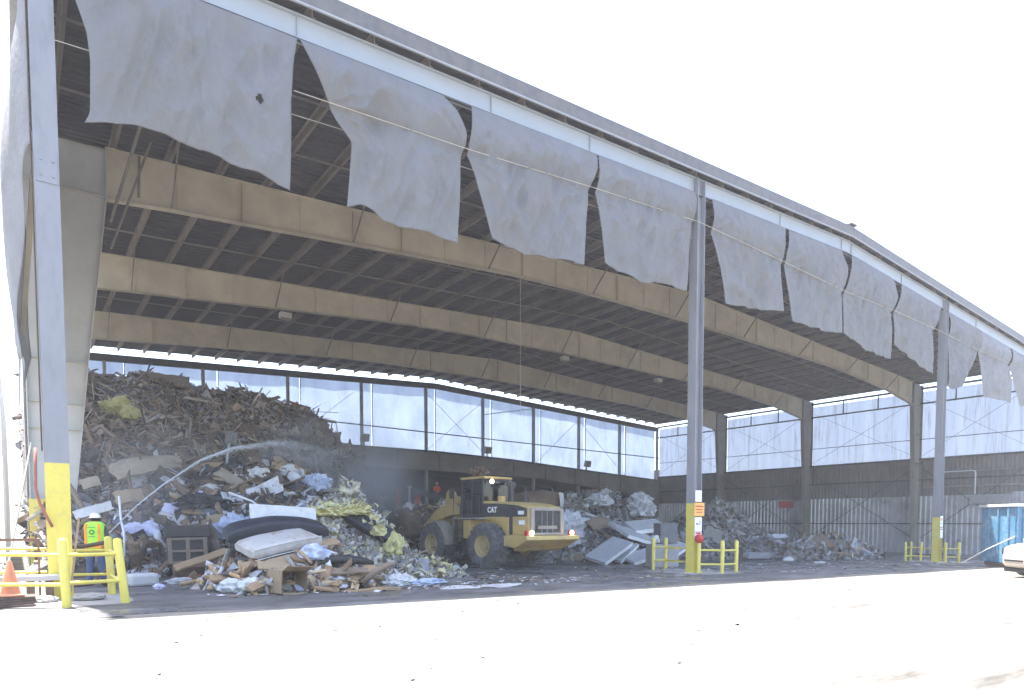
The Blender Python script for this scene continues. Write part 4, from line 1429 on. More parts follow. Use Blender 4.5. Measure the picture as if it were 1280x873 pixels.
# yellow insulation lumps
for (u, v, z, rx, ry, rz, s), lb in zip([(6.35, 2.25, 1.95, .55, .3, .2, 2), (7.15, 2.1, 2.0, .38, .3, .2, 5), (8.0, 1.6, 1.0, .26, .28, .45, 9), (7.6, 1.6, 1.4, .2, .2, .2, 14), (9.35, 1.2, .35, .35, .25, .15, 19)],
        ['large yellow insulation batt on the left shoulder of the insulation heap', 'torn yellow insulation batt beside the largest one', 'yellow insulation batt hanging down the front of the insulation heap', 'small yellow insulation lump above the hanging batt', 'yellow insulation scrap low on the right foot of the insulation heap']):
    crumple(rx, ry, rz, M['insul'], (u, v, z + gz(u)), lb, 'insulation', 'insulation_batt', s, amp=.6, fr=2.8)
cm = cushion_mesh(1.5, .45, .3, -.1).build('seat_cushion', M['navy'], smooth=True, auto=50)
tag(lay(cm, (7.4, 1.95, 1.5), (-.2, -.8, .6), (.75, -.1, -.75)), 'dark blue cushion stuck slantwise in the face of the insulation heap', 'cushion')

# pieces on the trash heap
o1, n1 = on(mix_top, 2.9, 8.2)
pz = [
    # sx, sy, sz, mat, loc, nr, d, label, cat, name, bend
    (2.3, .95, .04, 'beige', (2.75, 8.2, 3.28), (-.1, -.7, 1), (1, .1, .30), 'big curved beige plywood sheet arched on the left of the trash heap', 'plywood', 'plywood_sheet', .18),
    (.55, .42, .05, 'beige', (1.15, 8.3, 2.75), (-.3, -.9, .7), (.9, 0, .3), 'broken tan board with a hole left of the arched plywood', 'board', 'board', 0),
    (1.05, .35, .03, 'white', (1.15, 7.5, 1.9), (-.2, -.9, .6), (1, 0, .35), 'white plank beside the white upright pipe', 'plank', 'plank', 0),
    (2.1, 1.3, .05, 'carpet', (6.35, 7.2, 2.75), (.1, -.9, .8), (1, .0, -.35), 'large brown board leaning on the right part of the trash heap', 'board', 'board', .05),
    (1.3, .7, .05, 'wood', (7.15, 8.2, 3.45), (.2, -.9, .6), (.8, .1, -.5), 'reddish wooden crate side near the top of the trash heap', 'board', 'board', 0),
    (1.1, .14, .05, 'wood', (3.55, 6.6, 2.15), (0, -.8, .6), (.75, 0, -.6), 'tan stick slanting through the middle of the trash heap', 'plank', 'plank', 0),
    (.9, .14, .06, 'wood', (3.05, 6.8, 2.05), (0, -.8, .6), (.8, 0, -.5), 'shorter tan stick left of the slanting stick on the trash heap', 'plank', 'plank', 0),
    (.6, .35, .03, 'lilac', (3.1, 6.5, 1.92), (0, -.9, .6), (.9, 0, -.35), 'lilac paper sheet on the middle of the trash heap', 'paper', 'paper_sheet', .03),
    (.8, .5, .05, 'card', (2.0, 6.8, 2.3), (0, -.8, .7), (1, 0, .2), 'brown cardboard square in the centre of the trash heap', 'cardboard', 'cardboard_sheet', .05),
    (.55, .9, .05, 'card', (4.15, 5.5, 1.35), (-.1, -1, .35), (1, 0, .1), 'orange-brown cardboard hanging right of the dark cabinet', 'cardboard', 'cardboard_sheet', .05),
    (1.3, .5, .05, 'beige', (5.0, 7.0, 2.9), (.1, -.8, .8), (.5, .1, -.8), 'grey-beige board standing near the right end of the white scraps', 'board', 'board', 0),
    (1.6, .3, .05, 'wood', (3.35, 3.75, .55), (-.2, -.6, 1), (.8, 0, .55), 'tan plank leaning against the foot of the trash heap', 'plank', 'plank', 0),
]
for sx, sy, sz, mm, loc, nr, d, lb, ct, nm, bd in pz:
    z, _ = mix_top(loc[0], loc[1])
    board(sx, sy, sz, M[mm], (loc[0], loc[1], max(loc[2], z + .05)), nr, d, lb, ct, nm, None, True, bd)
for i, (u, v, rx, ry, rz, mm, lb) in enumerate([
    (4.3, 7.0, .3, .2, .2, 'white', 'white crumpled bag high on the trash heap, left one of a row'), (4.75, 7.2, .28, .2, .2, 'white', 'white crumpled bag high on the trash heap, middle of a row'),
    (5.9, 7.4, .32, .25, .25, 'white', 'white crumpled bag by the large brown board'), (3.95, 6.6, .35, .2, .25, 'lilac', 'pale lilac rag among the white bags of the trash heap'),
    (2.3, 6.4, .55, .25, .35, 'lilac', 'bunched lilac sheet above the dark cabinet'), (4.6, 5.2, .5, .3, .45, 'plastic_blue', 'pale blue wrapping film right of the dark cabinet'),
    (4.0, 6.2, .75, .35, .3, 'black', 'black bin bag lying over the dark cabinet'), (7.8, 7.2, .45, .35, .4, 'plastic_blue', 'white and blue plastic bag on the right shoulder of the trash heap'),
    (7.1, 8.2, .4, .3, .3, 'white', 'pale grey bag below the crest of the trash heap'), (7.3, 6.2, .5, .3, .3, 'plastic_blue', 'torn bluish film beside the brown leaning board'),
    (5.0, 4.4, .45, .3, .3, 'white', 'white wrapping paper below the film by the cabinet'), (3.4, 7.4, .2, .15, .15, 'white', 'small white scrap under the arched plywood'),
    (7.3, 9.2, .35, .25, .25, 'card', 'brown crushed carton at the crest of the trash heap')]):
    z, _ = mix_top(u, v)
    crumple(rx, ry, rz, M[mm], (u, v, z + rz * .35), lb, 'bag' if 'bag' in lb else 'scrap', 'plastic_bag' if 'bag' in lb else 'scrap_sheet', 60 + i, amp=.5)
# dark wooden cabinet with two framed openings
cb = empty('cabinet', (0, 0, 0), 0, 'dark wooden cabinet with two framed openings half buried at the foot of the trash heap', 'cabinet')
mb = MB()
mb.b2(-.75, .75, -.05, .45, .95, 1.35)
mb.b2(-.7, .7, .08, .42, 0, .95)
mb.build('carcass', mat('charred_wood', (.05, .042, .04), (.032, .027, .026), 4, .75), cb, bevel=.015)
for x in (-.62, -.02, .58):
    mb = MB()
    mb.b2(x - .07, x + .07, 0, .08, 0, .93)
    mb.build('stile', M['wood_old'], cb, bevel=.008)
for z in (.05, .45, .88):
    mb = MB()
    mb.b2(-.55, -.09, .01, .07, z - .04, z + .04)
    mb.b2(.05, .51, .01, .07, z - .04, z + .04)
    mb.build('cross_rail', M['wood_old'], cb)
lay(cb, (3.2, 4.75, .42 + gz(3.2)), (.0, .18, 1), (1, -.06, -.03))
cb.scale = (.76, .8, .82)
board(.9, .5, .3, M['carpet'], (3.15, 4.35, .22), (0, -.3, 1), (1, 0, 0), 'brown carton flattened under the dark cabinet', 'carton', 'carton')
# pipes
mb = MB()
mb.tube([(0, 0, 0), (.06, .02, .9), (.02, .04, 1.3), (.03, .03, 2.0)], .03, 8)
tag(lay(mb.build('white_pipe', M['pvc'], smooth=True), (1.75, 6.0, gz(2) + .35), (-.05, .12, 1), (1, 0, 0)), 'tall thin white pipe standing against the trash heap behind the worker', 'pipe')
mb = MB()
mb.tube([(-.85, 0, .35), (-.2, 0, .1), (-.05, 0, 0), (-.02, 0, -.6), (-.05, 0, -.72)], .035, 8)
tag(lay(mb.build('white_pipe', M['pvc'], smooth=True), (5.3, 5.4, 2.1), (0, .1, 1), (1, 0, 0)), 'bent white downpipe hanging over the middle of the trash heap', 'pipe')
mb = MB()
mb.tube([(-.55, 0, -.2), (0, 0, .12), (.7, 0, .1)], .04, 8)
tag(lay(mb.build('white_pipe', M['pvc'], smooth=True), (6.65, 5.2, 2.05), (0, .1, 1), (1, 0, 0)), 'short white elbow of pipe poking out above the white panel', 'pipe')
mb = MB()
mb.tube([(-.2, 0, -.6), (.1, 0, .1), (.4, 0, .7)], .02, 6)
tag(lay(mb.build('thin_rod', M['grey_steel'], smooth=True), (4.65, 4.0, 1.0), (0, .1, 1), (1, 0, 0)), 'thin grey rod leaning right of the cabinet', 'rod')
# tub and bits by the guard rail foot
mb = MB()
mb.b2(-.33, .33, -.22, .22, 0, .30)
o = tag(lay(mb.build('white_tub', M['white'], bevel=.06), (1.75, 2.7, gz(1.7) + .0), (0, 0, 1), (1, .2, 0)), 'white rounded tub on the floor behind the leaning guard posts', 'tub')
crumple(.3, .15, .12, M['red'], (3.05, 2.9, gz(3) + .08), 'red plastic scrap on the floor before the trash heap', 'scrap', 'scrap_sheet', 91)
crumple(.35, .12, .1, M['white'], (2.65, 2.85, gz(3) + .06), 'white bottle-like scrap left of the red scrap', 'scrap', 'scrap_sheet', 92)
crumple(.13, .1, .08, M['lilac'], (1.95, 1.5, gz(2) + .05), 'small violet wrapper on the wet floor', 'scrap', 'scrap_sheet', 93)

# tall bits poking out of the wood heap crest
cr = [(2.4, 17.2, .9, (1, 0, .35)), (4.9, 17.0, 1.5, (1, 0, .15)), (6.6, 17.0, .9, (.7, 0, .8)), (7.6, 17.2, 1.0, (.9, 0, .5)), (10.4, 16.8, 1.2, (1, 0, -.5)), (11.4, 16.2, 1.3, (1, 0, -.1)), (1.7, 17, .8, (.3, 0, 1)), (9.2, 16.8, .8, (.6, 0, .5)), (12.0, 15.8, 1.3, (1, .1, .05))]
cl = ['leaning up near the left end of the crest', 'long and nearly level on the crest', 'sticking steeply out of the crest', 'dark slanted on the crest right of centre', 'sloping down the right shoulder', 'nearly level at the right shoulder', 'upright at the far left of the crest', 'tilted up between crest and right shoulder', 'jutting out level from the right edge']
for (u, v, l, d), c in zip(cr, cl):
    z, _ = mul_top(u, v)
    board(l, .16, .06, M['wood_old'], (u, v, z + .2), (0, -.6, .6), d, 'weathered brown board on the wood heap, ' + c, 'board', 'board')
board(2.0, .9, .06, M['wood_old'], (4.6, 16.6, mul_top(4.6, 16.6)[0] + .15), (0, -.8, .8), (1, 0, -.03), 'wide tan sheet lying at the crest of the wood heap', 'plywood', 'plywood_sheet')
crumple(.6, .4, .5, M['insul'], (2.55, 14.0, mul_top(2.55, 14.0)[0] + .1), 'yellow-green plastic scrap bundle high on the wood heap', 'plastic', 'plastic_bundle', 71, amp=.5)
crumple(.35, .25, .3, M['insul'], (2.9, 13.2, mul_top(2.9, 13.2)[0] + .1), 'smaller yellow plastic scrap just below the bundle on the wood heap', 'plastic', 'plastic_bundle', 73, amp=.5)
board(.9, .8, .05, M['carpet'], (6.9, 13.0, mul_top(6.9, 13.0)[0] + .1), (0, -.8, .7), (1, 0, -.1), 'square brown board on the face of the wood heap', 'board', 'board')

# tilted foil faced slabs
sl_ = [
    (2.3, 1.1, .16, (20.9, 5.9, .62), (-.30, -.32, .9), (.90, .15, .42), 'silver faced slab at the left end of the slab stack, its right edge raised'),
    (2.0, 1.2, .14, (22.0, 6.4, .60), (-.25, -.35, .9), (.75, .2, .5), 'second silver faced slab, wedged behind the leftmost one'),
    (2.7, 1.5, .16, (23.6, 6.8, 1.35), (.22, -.42, .9), (.95, .1, -.28), 'widest silver faced slab lying on top of the slab stack'),
    (2.3, .9, .22, (25.0, 7.5, 1.80), (-.05, -.5, .85), (1, 0, .10), 'uppermost silver faced slab with a thick white right edge'),
    (2.4, 1.2, .16, (24.1, 5.3, .55), (-.28, -.35, .9), (.9, .1, .42), 'lowest silver faced slab near the guard rail, tilted right edge up'),
    (1.9, 1.0, .14, (22.7, 5.5, .38), (-.2, -.3, .95), (.9, -.1, .22), 'short silver faced slab in the middle bottom of the slab stack'),
]
for sx, sy, sz, loc, nr, d, lb in sl_:
    mb = MB()
    mb.b2(-sx / 2, sx / 2, -sy / 2, sy / 2, -sz / 2, sz / 2)
    o = empty('insulated_slab', (0, 0, 0), 0, lb, 'slab', 'silver slabs by the middle column')
    a = mb.build('foil_face', M['foam'], o)
    mb = MB()
    mb.b2(sx / 2 + .003, sx / 2 + .03, -sy / 2, sy / 2, -sz / 2, sz / 2)
    mb.b2(-sx / 2, sx / 2, -sy / 2 - .03, -sy / 2 - .003, -sz / 2, sz / 2)
    mb.build('core_edge', M['edge'], o)
    lay(o, (loc[0], loc[1], loc[2] + gz(loc[0])), nr, d)
board(1.6, .9, .05, M['wood_old'], (22.2, 8.0, 1.9 + gz(22)), (0, -.7, .8), (1, 0, .3), 'brown board lying over the top of the silver slabs', 'board', 'board')
mb = MB()
mb.tube([(-1.9, 0, 0), (0, 0, .15), (1.6, 0, .1)], [.75, .85, .8], 16)
rc = mb.build('rolled_carpet', M['carpet'], smooth=True, auto=40)
tag(lay(rc, (21.4, 11.5, 2.65 + gz(21)), (0, 0, 1), (1, .2, 0)), 'thick brown roll lying on the foil heap behind the loader tail', 'carpet roll')
mb = MB()
mb.lathe([(.55, 0), (.55, .03), (.2, .04)], (0, 0, 0), 'x', 16)
tag(lay(mb.build('red_disc', M['red']), (23.15, 11.7, 2.75 + gz(23)), (0, 0, 1), (1, .2, 0)), 'red disc at the right end of the thick brown roll', 'disc')
board(1.0, .3, .03, M['white'], (22.0, 10.6, 3.1 + gz(22)), (0, -1, .4), (.2, 0, 1), 'white strip of sheet propped against the brown roll', 'panel', 'panel')
for (u, v, z, rx, ry, rz, s), lb in zip([(27.9, 10.5, 3.1, .75, .6, .55, 3), (26.9, 9.5, 2.7, .8, .6, .6, 7), (20.6, 8.4, 1.5, 1.2, .5, .9, 11), (19.8, 8.0, 1.1, .7, .5, .7, 15), (24.2, 10, 3.1, .7, .5, .4, 18)],
        ['grey crumpled foil ball crowning the foil heap', 'crumpled foil bundle left below the crown of the foil heap', 'large bluish crumpled foil sheet just behind the loader tail', 'smaller crumpled foil sheet beside the loader tail lamp', 'torn grey foil bundle in the middle of the foil heap']):
    crumple(rx, ry, rz, M['foam'], (u, v, max(z + gz(u), foil_top(u, v)[0] + .1)), lb, 'foil', 'foil_bundle', s, amp=.5, fr=2.6)
board(1.9, .5, .08, M['wood'], (28.4, 8.8, foil_top(28.4, 8.8)[0] + .1), (0, -.6, .8), (1, 0, .1), 'pale tan timber lying right of the foil crown', 'timber', 'timber')
# grey cabinet and block beside the middle column
mb = MB()
mb.b2(-.42, .42, -.3, .3, 0, .85)
mb.b2(-.44, .44, -.32, .32, .85, .89)
mb.b2(-.36, .36, -.312, -.30, .08, .78)
tag(lay(mb.build('meter_cabinet', mat('slate_paint', (.12, .13, .15), None, 3, .5), bevel=.015), (21.75, 3.25, gz(21.7) + 1.02), (0, 0, 1), (.95, -.3, 0)), 'small slate grey cabinet standing on the concrete block', 'cabinet')
mb = MB()
mb.b2(-.6, .6, -.4, .4, 0, 1.0)
tag(lay(mb.build('concrete_block', M['pad'], bevel=.03), (21.6, 3.3, gz(21.6)), (0, 0, 1), (.95, -.3, 0)), 'pale concrete block behind the left guard rail of the middle column', 'block')
crumple(.22, .18, .2, M['white'], (21.05, 3.2, gz(21) + 1.15), 'white paper bag on the concrete block', 'bag', 'paper_bag', 33)

# rubble single pieces
rs = [
    (1.9, 1.1, .12, 'far_col', (31.3, 8.2, 1.1), (-.5, -.6, .6), (.5, 0, .8), 'large grey concrete slab leaning at the left of the rubble heap', 'slab', 'concrete_slab'),
    (1.5, .9, .12, 'wood_old', (38.6, 8.2, .8), (.2, -.9, .5), (.9, 0, -.2), 'round-cornered brown board in the face of the rubble heap', 'board', 'board'),
    (2.4, .5, .25, 'grey_steel', (33.4, 6.4, .25), (0, -.3, 1), (1, -.05, .03), 'long grey beam lying at the foot of the rubble heap', 'beam', 'beam'),
    (2.2, .4, .1, 'foam', (36.2, 6.6, .9), (0, -.7, .7), (.6, 0, -.8), 'silver strut slanting at the right foot of the rubble heap', 'strut', 'strut'),
    (1.6, .35, .1, 'foam', (36.0, 6.7, 1.35), (0, -.7, .7), (1, 0, .05), 'silver panel lying level across the slanting strut', 'panel', 'panel'),
    (2.4, 1.2, .08, 'carpet', (37.6, 5.0, 1.0), (-.1, -.7, .8), (1, 0, .2), 'dark brown panel leaning on the left end of the low scrap heap', 'panel', 'panel'),
    (2.6, .35, .15, 'wood_old', (39.4, 4.1, .35), (0, -.4, 1), (1, 0, -.12), 'dark beam lying at the front of the low scrap heap', 'beam', 'beam'),
    (1.5, .8, .06, 'wood', (40.9, 4.4, .65), (0, -1, .4), (.8, 0, -.3), 'tan chipboard panel framed by a grey angle on the low scrap heap', 'panel', 'panel'),
    (1.7, .25, .1, 'grey_steel', (40.4, 4.35, 1.0), (0, -.7, .7), (.8, 0, .55), 'grey angle arching over the tan chipboard panel', 'strut', 'strut'),
    (1.2, .25, .12, 'foam', (42.2, 4.5, .5), (0, -.7, .7), (.5, 0, -.8), 'silver strip falling off the right end of the low scrap heap', 'strip', 'strip'),
]
for sx, sy, sz, mm, loc, nr, d, lb, ct, nm in rs:
    board(sx, sy, sz, M[mm], (loc[0], loc[1], loc[2] + gz(loc[0])), nr, d, lb, ct, nm)
crumple(.45, .2, .16, M['white'], (32.6, 4.0, gz(32) + .1), 'white plastic can lying on the floor before the rubble heap', 'can', 'plastic_can', 81, amp=.15)
crumple(.35, .25, .08, M['white'], (31.6, 1.6, gz(31) + .05), 'flat white scrap on the floor nearer than the can', 'scrap', 'scrap_sheet', 82)
mb = MB()
mb.lathe([(.02, -.02), (.2, 0), (.2, .03), (.02, .05)], (0, 0, 0), 'x', 14)
tag(lay(mb.build('roll_end', M['white']), (39.5, 3.95, gz(39.5) + .22), (0, 0, 1), (.3, -1, 0)), 'white round roll end at the front of the low scrap heap', 'roll')
mb = MB()
mb.b2(-.02, .02, -.8, .8, -.35, .35)
tag(mb.build('wall_sign', M['red'], loc=(L - .16, 21.5, 3.35)), 'small red sign on the far side wall above the rubble heap', 'sign')

# ------------------------------------------------------------------ wheel loader
HX, HY = -.10, .995
ld = empty('wheel_loader', (14.95, 5.45, gz(15) + .01), math.atan2(HY, HX), 'dusty yellow wheel loader with dark cab and raised brown bucket by the insulation heap', 'wheel loader')


def wheel(x, y):
    mb = MB()
    s = 1 if y > 0 else -1
    mb.lathe([(.05, .20 * s), (.14, .20 * s), (.16, .12 * s), (.30, .14 * s), (.34, .24 * s), (.40, .26 * s), (.43, .33 * s), (.44, -.30 * s), (.05, -.30 * s)], (0, 0, 0), 'y', 28)
    for k in range(10):
        a = 2 * math.pi * k / 10
        mb.lathe([(.02, .13 * s), (.02, .165 * s)], (.25 * math.cos(a), 0, .25 * math.sin(a)), 'y', 6)
    w = mb.build('wheel', M['rimy'], ld, smooth=True, auto=35, loc=(x, y, .885))
    tb = MB()
    tb.lathe([(.43, -.28), (.46, -.31), (.60, -.335), (.74, -.33), (.82, -.30), (.845, -.22), (.85, 0), (.845, .22), (.82, .30), (.74, .33), (.60, .335), (.46, .31), (.43, .28)], (0, 0, 0), 'y', 48, 0, False)
    nl = 22
    for k in range(nl):
        for sd in (0, 1):
            a = 2 * math.pi * (k + .5 * sd) / nl
            y0, y1 = (-.33, .03) if sd else (-.03, .33)
            # a slanted lug from shoulder to centre
            for q in range(3):
                f = (q + .5) / 3
                yy = y0 + (y1 - y0) * f
                aa = a + (.16 * (abs(yy) / .33))
                ww = .075 + .02 * (abs(yy) / .33)
                rr = .868 - .03 * (abs(yy) > .2)
                Mx = rot('Y', -aa) @ rot('Z', .0)
                c = Vector((rr * math.cos(aa), yy, rr * math.sin(aa)))
                tb.box(c, (.075, (y1 - y0) / 3 + .002, ww * 1.5), rot('Y', -aa))
            # shoulder block running down the sidewall
            sy = -.325 if sd else .325
            aa = a + .17
            c = Vector((.79 * math.cos(aa), sy, .79 * math.sin(aa)))
            tb.box(c, (.16, .05, .10), rot('Y', -aa))
    tb.build('tyre', M['tyre'], w, smooth=True, auto=30)


for x in (0, 3.42):
    for y in (1.12, -1.12): wheel(x, y)
mb = MB()
mb.tube([(0, -.9, .885), (0, .9, .885)], .2, 12)
mb.tube([(3.42, -.9, .885), (3.42, .9, .885)], .2, 12)
mb.b2(-1.9, 1.4, -.45, .45, .75, 1.35)
mb.b2(2.0, 4.0, -.42, .42, .6, 1.3)
mb.b2(1.3, 2.1, -.25, .25, .8, 1.2)
mb.build('chassis', M['cat_k'], ld, bevel=.03)
# engine hood: yellow body with a falling roof line
mb = MB()
side = [(-2.08, 1.28), (-2.12, 2.26), (-2.0, 2.40), (-1.5, 2.52), (-.7, 2.60), (.62, 2.66), (.62, 1.32)]
mb.prism(side, (0, 0, 0), (1, 0, 0), (0, 0, 1), (0, 1, 0), 1.76)
mb.build('hood', M['cat_y'], ld, bevel=.07)
for s in (-1, 1):
    mb = MB()
    mb.prism([(-1.98, 2.02), (-1.98, 2.33), (-1.5, 2.44), (-.7, 2.51), (.64, 2.56), (.64, 2.02)], (0, s * .885, 0), (1, 0, 0), (0, 0, 1), (0, 1, 0), .014)
    mb.b2(-1.18, -.78, s * .885 - .012, s * .885 + .012, 1.34, 2.02)
    mb.build('side_band', M['cat_k'], ld)
    mb = MB()
    mb.b2(-1.82, -1.5, s * .895 - .006, s * .895 + .006, 2.10, 2.24)
    mb.b2(-1.86, -1.54, s * .886 - .006, s * .886 + .006, 1.72, 1.88)
    mb.build('decal_plate', M['sign'], ld)
# arched rear wing panel between wheel and hood
for s in (-1, 1):
    mb = MB()
    arc = []
    for k in range(13):
        a = R(172 - 150 * k / 12)
        arc.append((1.02 * math.cos(a), .885 + 1.02 * math.sin(a)))
    top = [(x, 2.0) for x, z in arc[::-1]]
    mb.prism(arc + [(1.0, 2.0), (-1.0, 2.0)], (0, s * .93, 0), (1, 0, 0), (0, 0, 1), (0, 1, 0), .08)
    mb.build('wing_panel', M['cat_y'], ld)
# walkway and steps
mb = MB()
for s in (-1, 1):
    mb.b2(.25, 2.05, min(s * .78, s * 1.34), max(s * .78, s * 1.34), 1.93, 1.99)
mb.build('platform', M['fend'], ld, bevel=.01)
for s in (-1, 1):
    mb = MB()
    for z in (.55, .87, 1.19, 1.51): mb.b2(1.45, 1.95, min(s * 1.1, s * 1.32), max(s * 1.1, s * 1.32), z, z + .04)
    mb.b2(1.43, 1.46, min(s * 1.1, s * 1.3), max(s * 1.1, s * 1.3), .5, 1.93)
    mb.b2(1.94, 1.97, min(s * 1.1, s * 1.3), max(s * 1.1, s * 1.3), .5, 1.93)
    mb.build('ladder', M['cat_k'], ld)
    mb = MB()
    mb.b2(.95, 1.42, min(s * .8, s * 1.25), max(s * .8, s * 1.25), 1.15, 1.9)
    mb.build('side_tank', M['cat_y'], ld, bevel=.03)
    mb = MB()
    mb.b2(2.0, 2.3, min(s * .5, s * 1.1), max(s * .5, s * 1.1), 1.0, 1.9)
    mb.build('side_tank', M['cat_y'], ld, bevel=.03)
    mb = MB()
    mb.tube([(.3, s * 1.32, 1.99), (.3, s * 1.32, 2.85), (1.0, s * 1.32, 2.85), (1.0, s * 1.32, 1.99)], .018, 6)
    mb.tube([(2.0, s * 1.3, .9), (2.04, s * 1.3, 2.0), (2.0, s * 1.25, 3.1), (2.0, s * .85, 3.2)], .018, 6)
    mb.tube([(1.42, s * 1.3, 1.2), (1.40, s * 1.3, 2.9), (1.4, s * .82, 3.0)], .018, 6)
    mb.build('handrail', M['cat_k'], ld)
# radiator end
mb = MB()
for (y0, y1, z0, z1) in ((-.86, -.68, 1.32, 2.34), (.68, .86, 1.32, 2.34), (-.68, .68, 2.24, 2.36), (-.68, .68, 1.32, 1.42)):
    mb.b2(-2.20, -2.10, y0, y1, z0, z1)
mb.build('radiator_frame', M['fend'], ld, bevel=.025)
mb = MB()
mb.b2(-2.14, -2.11, -.68, .68, 1.42, 2.24)
for k in range(15): mb.b2(-2.165, -2.145, -.68, .68, 1.45 + .053 * k, 1.468 + .053 * k)
mb.build('grille', M['cat_k'], ld)
mb = MB()
for y in (-.28, .02, .3): mb.b2(-2.18, -2.168, y - .012, y + .012, 1.42, 2.24)
mb.b2(-2.185, -2.17, -.5, .5, 1.56, 1.68)
mb.build('grille_bar', M['fend'], ld)
# counterweight
mb = MB()
cw = [(-2.55, 1.16), (-2.5, 1.31), (-1.25, 1.31), (-1.25, .92), (-1.9, .86)]
mb.prism(cw, (0, 0, 0), (1, 0, 0), (0, 0, 1), (0, 1, 0), 2.8)
mb.prism([(-2.2, .84), (-1.3, .9), (-1.3, .72), (-1.9, .72)], (0, 0, 0), (1, 0, 0), (0, 0, 1), (0, 1, 0), 1.9)
mb.build('counterweight', M['cat_y'], ld, bevel=.03)
for s in (-1, 1):
    mb = MB()
    mb.b2(-2.42, -2.26, min(s * 1.0, s * 1.28), max(s * 1.0, s * 1.28), 1.315, 1.50)
    t_ = mb.build('tail_light', M['red'], ld, bevel=.015)
    mb = MB()
    mb.lathe([(.085, -2.45), (.085, -2.422)], (0, s * 1.06, 1.41), 'x', 14)
    mb.build('lamp_lens', M['lamp'], t_)
# cab
mb = MB()
for x in (.82, 1.5, 2.15):
    for y in (-.74, .74):
        mb.bar((x + (.06 if x > 2 else 0), y, 1.9), (x, y * .93, 3.54), .09, .09)
mb.b2(.78, 2.24, -.78, .78, 1.45, 2.12)
mb.b2(.78, 2.16, -.70, .70, 3.46, 3.56)
mb.b2(.80, .84, -.7, .7, 2.1, 2.55)
mb.build('cab', M['cat_k'], ld, bevel=.015)
mb = MB()
mb.b2(.66, 2.28, -.74, .74, 3.56, 3.66)
mb.build('cab_roof', M['cat_y'], ld, bevel=.03)
for (a, b_) in (((.80, -.70, 2.55), (.80, .70, 3.46)), ((2.18, -.7, 2.12), (2.18, .7, 3.46))):
    mb = MB()
    x = a[0]
    mb.add([(x, -.69, a[2]), (x, .69, a[2]), (x, .65, 3.46), (x, -.65, 3.46)], [(0, 1, 2, 3)])
    mb.build('window', M['glass'], ld, solid=.008)
for s in (-1, 1):
    for x0, x1 in ((.87, 1.45), (1.55, 2.1)):
        mb = MB()
        mb.add([(x0, s * .735, 2.12), (x1, s * .735, 2.12), (x1, s * .69, 3.46), (x0, s * .69, 3.46)], [(0, 1, 2, 3)])
        mb.build('window', M['glass'], ld, solid=.008)
mb = MB()
mb.b2(1.1, 1.55, -.28, .28, 2.12, 2.35)
mb.b2(1.02, 1.14, -.28, .28, 2.3, 2.95)
mb.build('driver_seat', M['black'], ld, bevel=.05)
mb = MB()
for k in range(17):
    pass
mb.tube([(1.98 + .07 * math.cos(2 * math.pi * k / 16), .20 * math.sin(2 * math.pi * k / 16), 2.62 + .18 * math.cos(2 * math.pi * k / 16)) for k in range(17)], .015, 6)
mb.tube([(1.98, 0, 2.62), (2.12, 0, 2.15)], .02, 6)
mb.build('steering_wheel', M['black'], ld)
for s in (-1, 1):
    mb = MB()
    mb.bar((2.3, s * .8, 3.3), (2.35, s * 1.15, 3.2), .03, .03)
    mb.b2(2.30, 2.35, min(s * 1.02, s * 1.24), max(s * 1.02, s * 1.24), 2.78, 3.2)
    mb.build('mirror', M['cat_k'], ld)
    mb = MB()
    mb.lathe([(.06, .50), (.10, .545), (.10, .62)], (0, s * .50, 3.44), 'x', 14)
    w_ = mb.build('work_light', M['cat_k'], ld)
    mb = MB()
    mb.lathe([(.085, .485), (.085, .4995)], (0, s * .50, 3.44), 'x', 14)
    mb.build('lamp_lens', M['lamp'] if s > 0 else M['glass'], w_)
mb = MB()
mb.tube([(.3, -.35, 2.6), (.3, -.35, 3.25)], .12, 12)
mb.tube([(.3, -.35, 3.25), (.3, -.35, 3.42)], .2, 12)
mb.build('air_intake', M['cat_k'], ld, smooth=True, auto=40)
mb = MB()
mb.tube([(.25, .2, 2.62), (.25, .2, 2.85)], .16, 12)
mb.build('filler_cap', M['cat_y'], ld, smooth=True, auto=40)
mb = MB()
mb.tube([(-.6, -.3, 2.58), (-.6, -.3, 3.0), (-.68, -.3, 3.12)], .07, 10)
mb.build('exhaust_pipe', M['cat_k'], ld, smooth=True, auto=40)
# front frame, fenders, lift arms, bucket
mb = MB()
for s in (-1, 1):
    mb.prism([(2.15, .7), (2.15, 1.7), (2.45, 2.42), (2.85, 2.42), (3.3, 1.6), (4.05, 1.25), (4.05, .65)], (0, s * .36, 0), (1, 0, 0), (0, 0, 1), (0, 1, 0), .08)
mb.b2(2.3, 3.9, -.32, .32, .7, 1.25)
mb.build('front_frame', M['cat_y'], ld)
for s in (-1, 1):
    mb = MB()
    arc = []
    for k in range(11):
        a = R(95 + 85 * k / 10)
        arc.append((3.42 + 1.0 * math.cos(a), .885 + 1.0 * math.sin(a)))
    P0 = [[(x, s * y, z) for x, z in arc] for y in (.80, 1.44)]
    mb.grid(P0)
    mb.build('front_fender', M['fend'], ld, solid=.04)
    mb = MB()
    mb.b2(2.38, 2.42, min(s * .82, s * 1.44), max(s * .82, s * 1.44), .45, .88)
    mb.b2(2.42, 2.75, min(s * .82, s * 1.2), max(s * .82, s * 1.2), .45, .8)
    mb.build('mud_flap', M['cat_k'], ld)
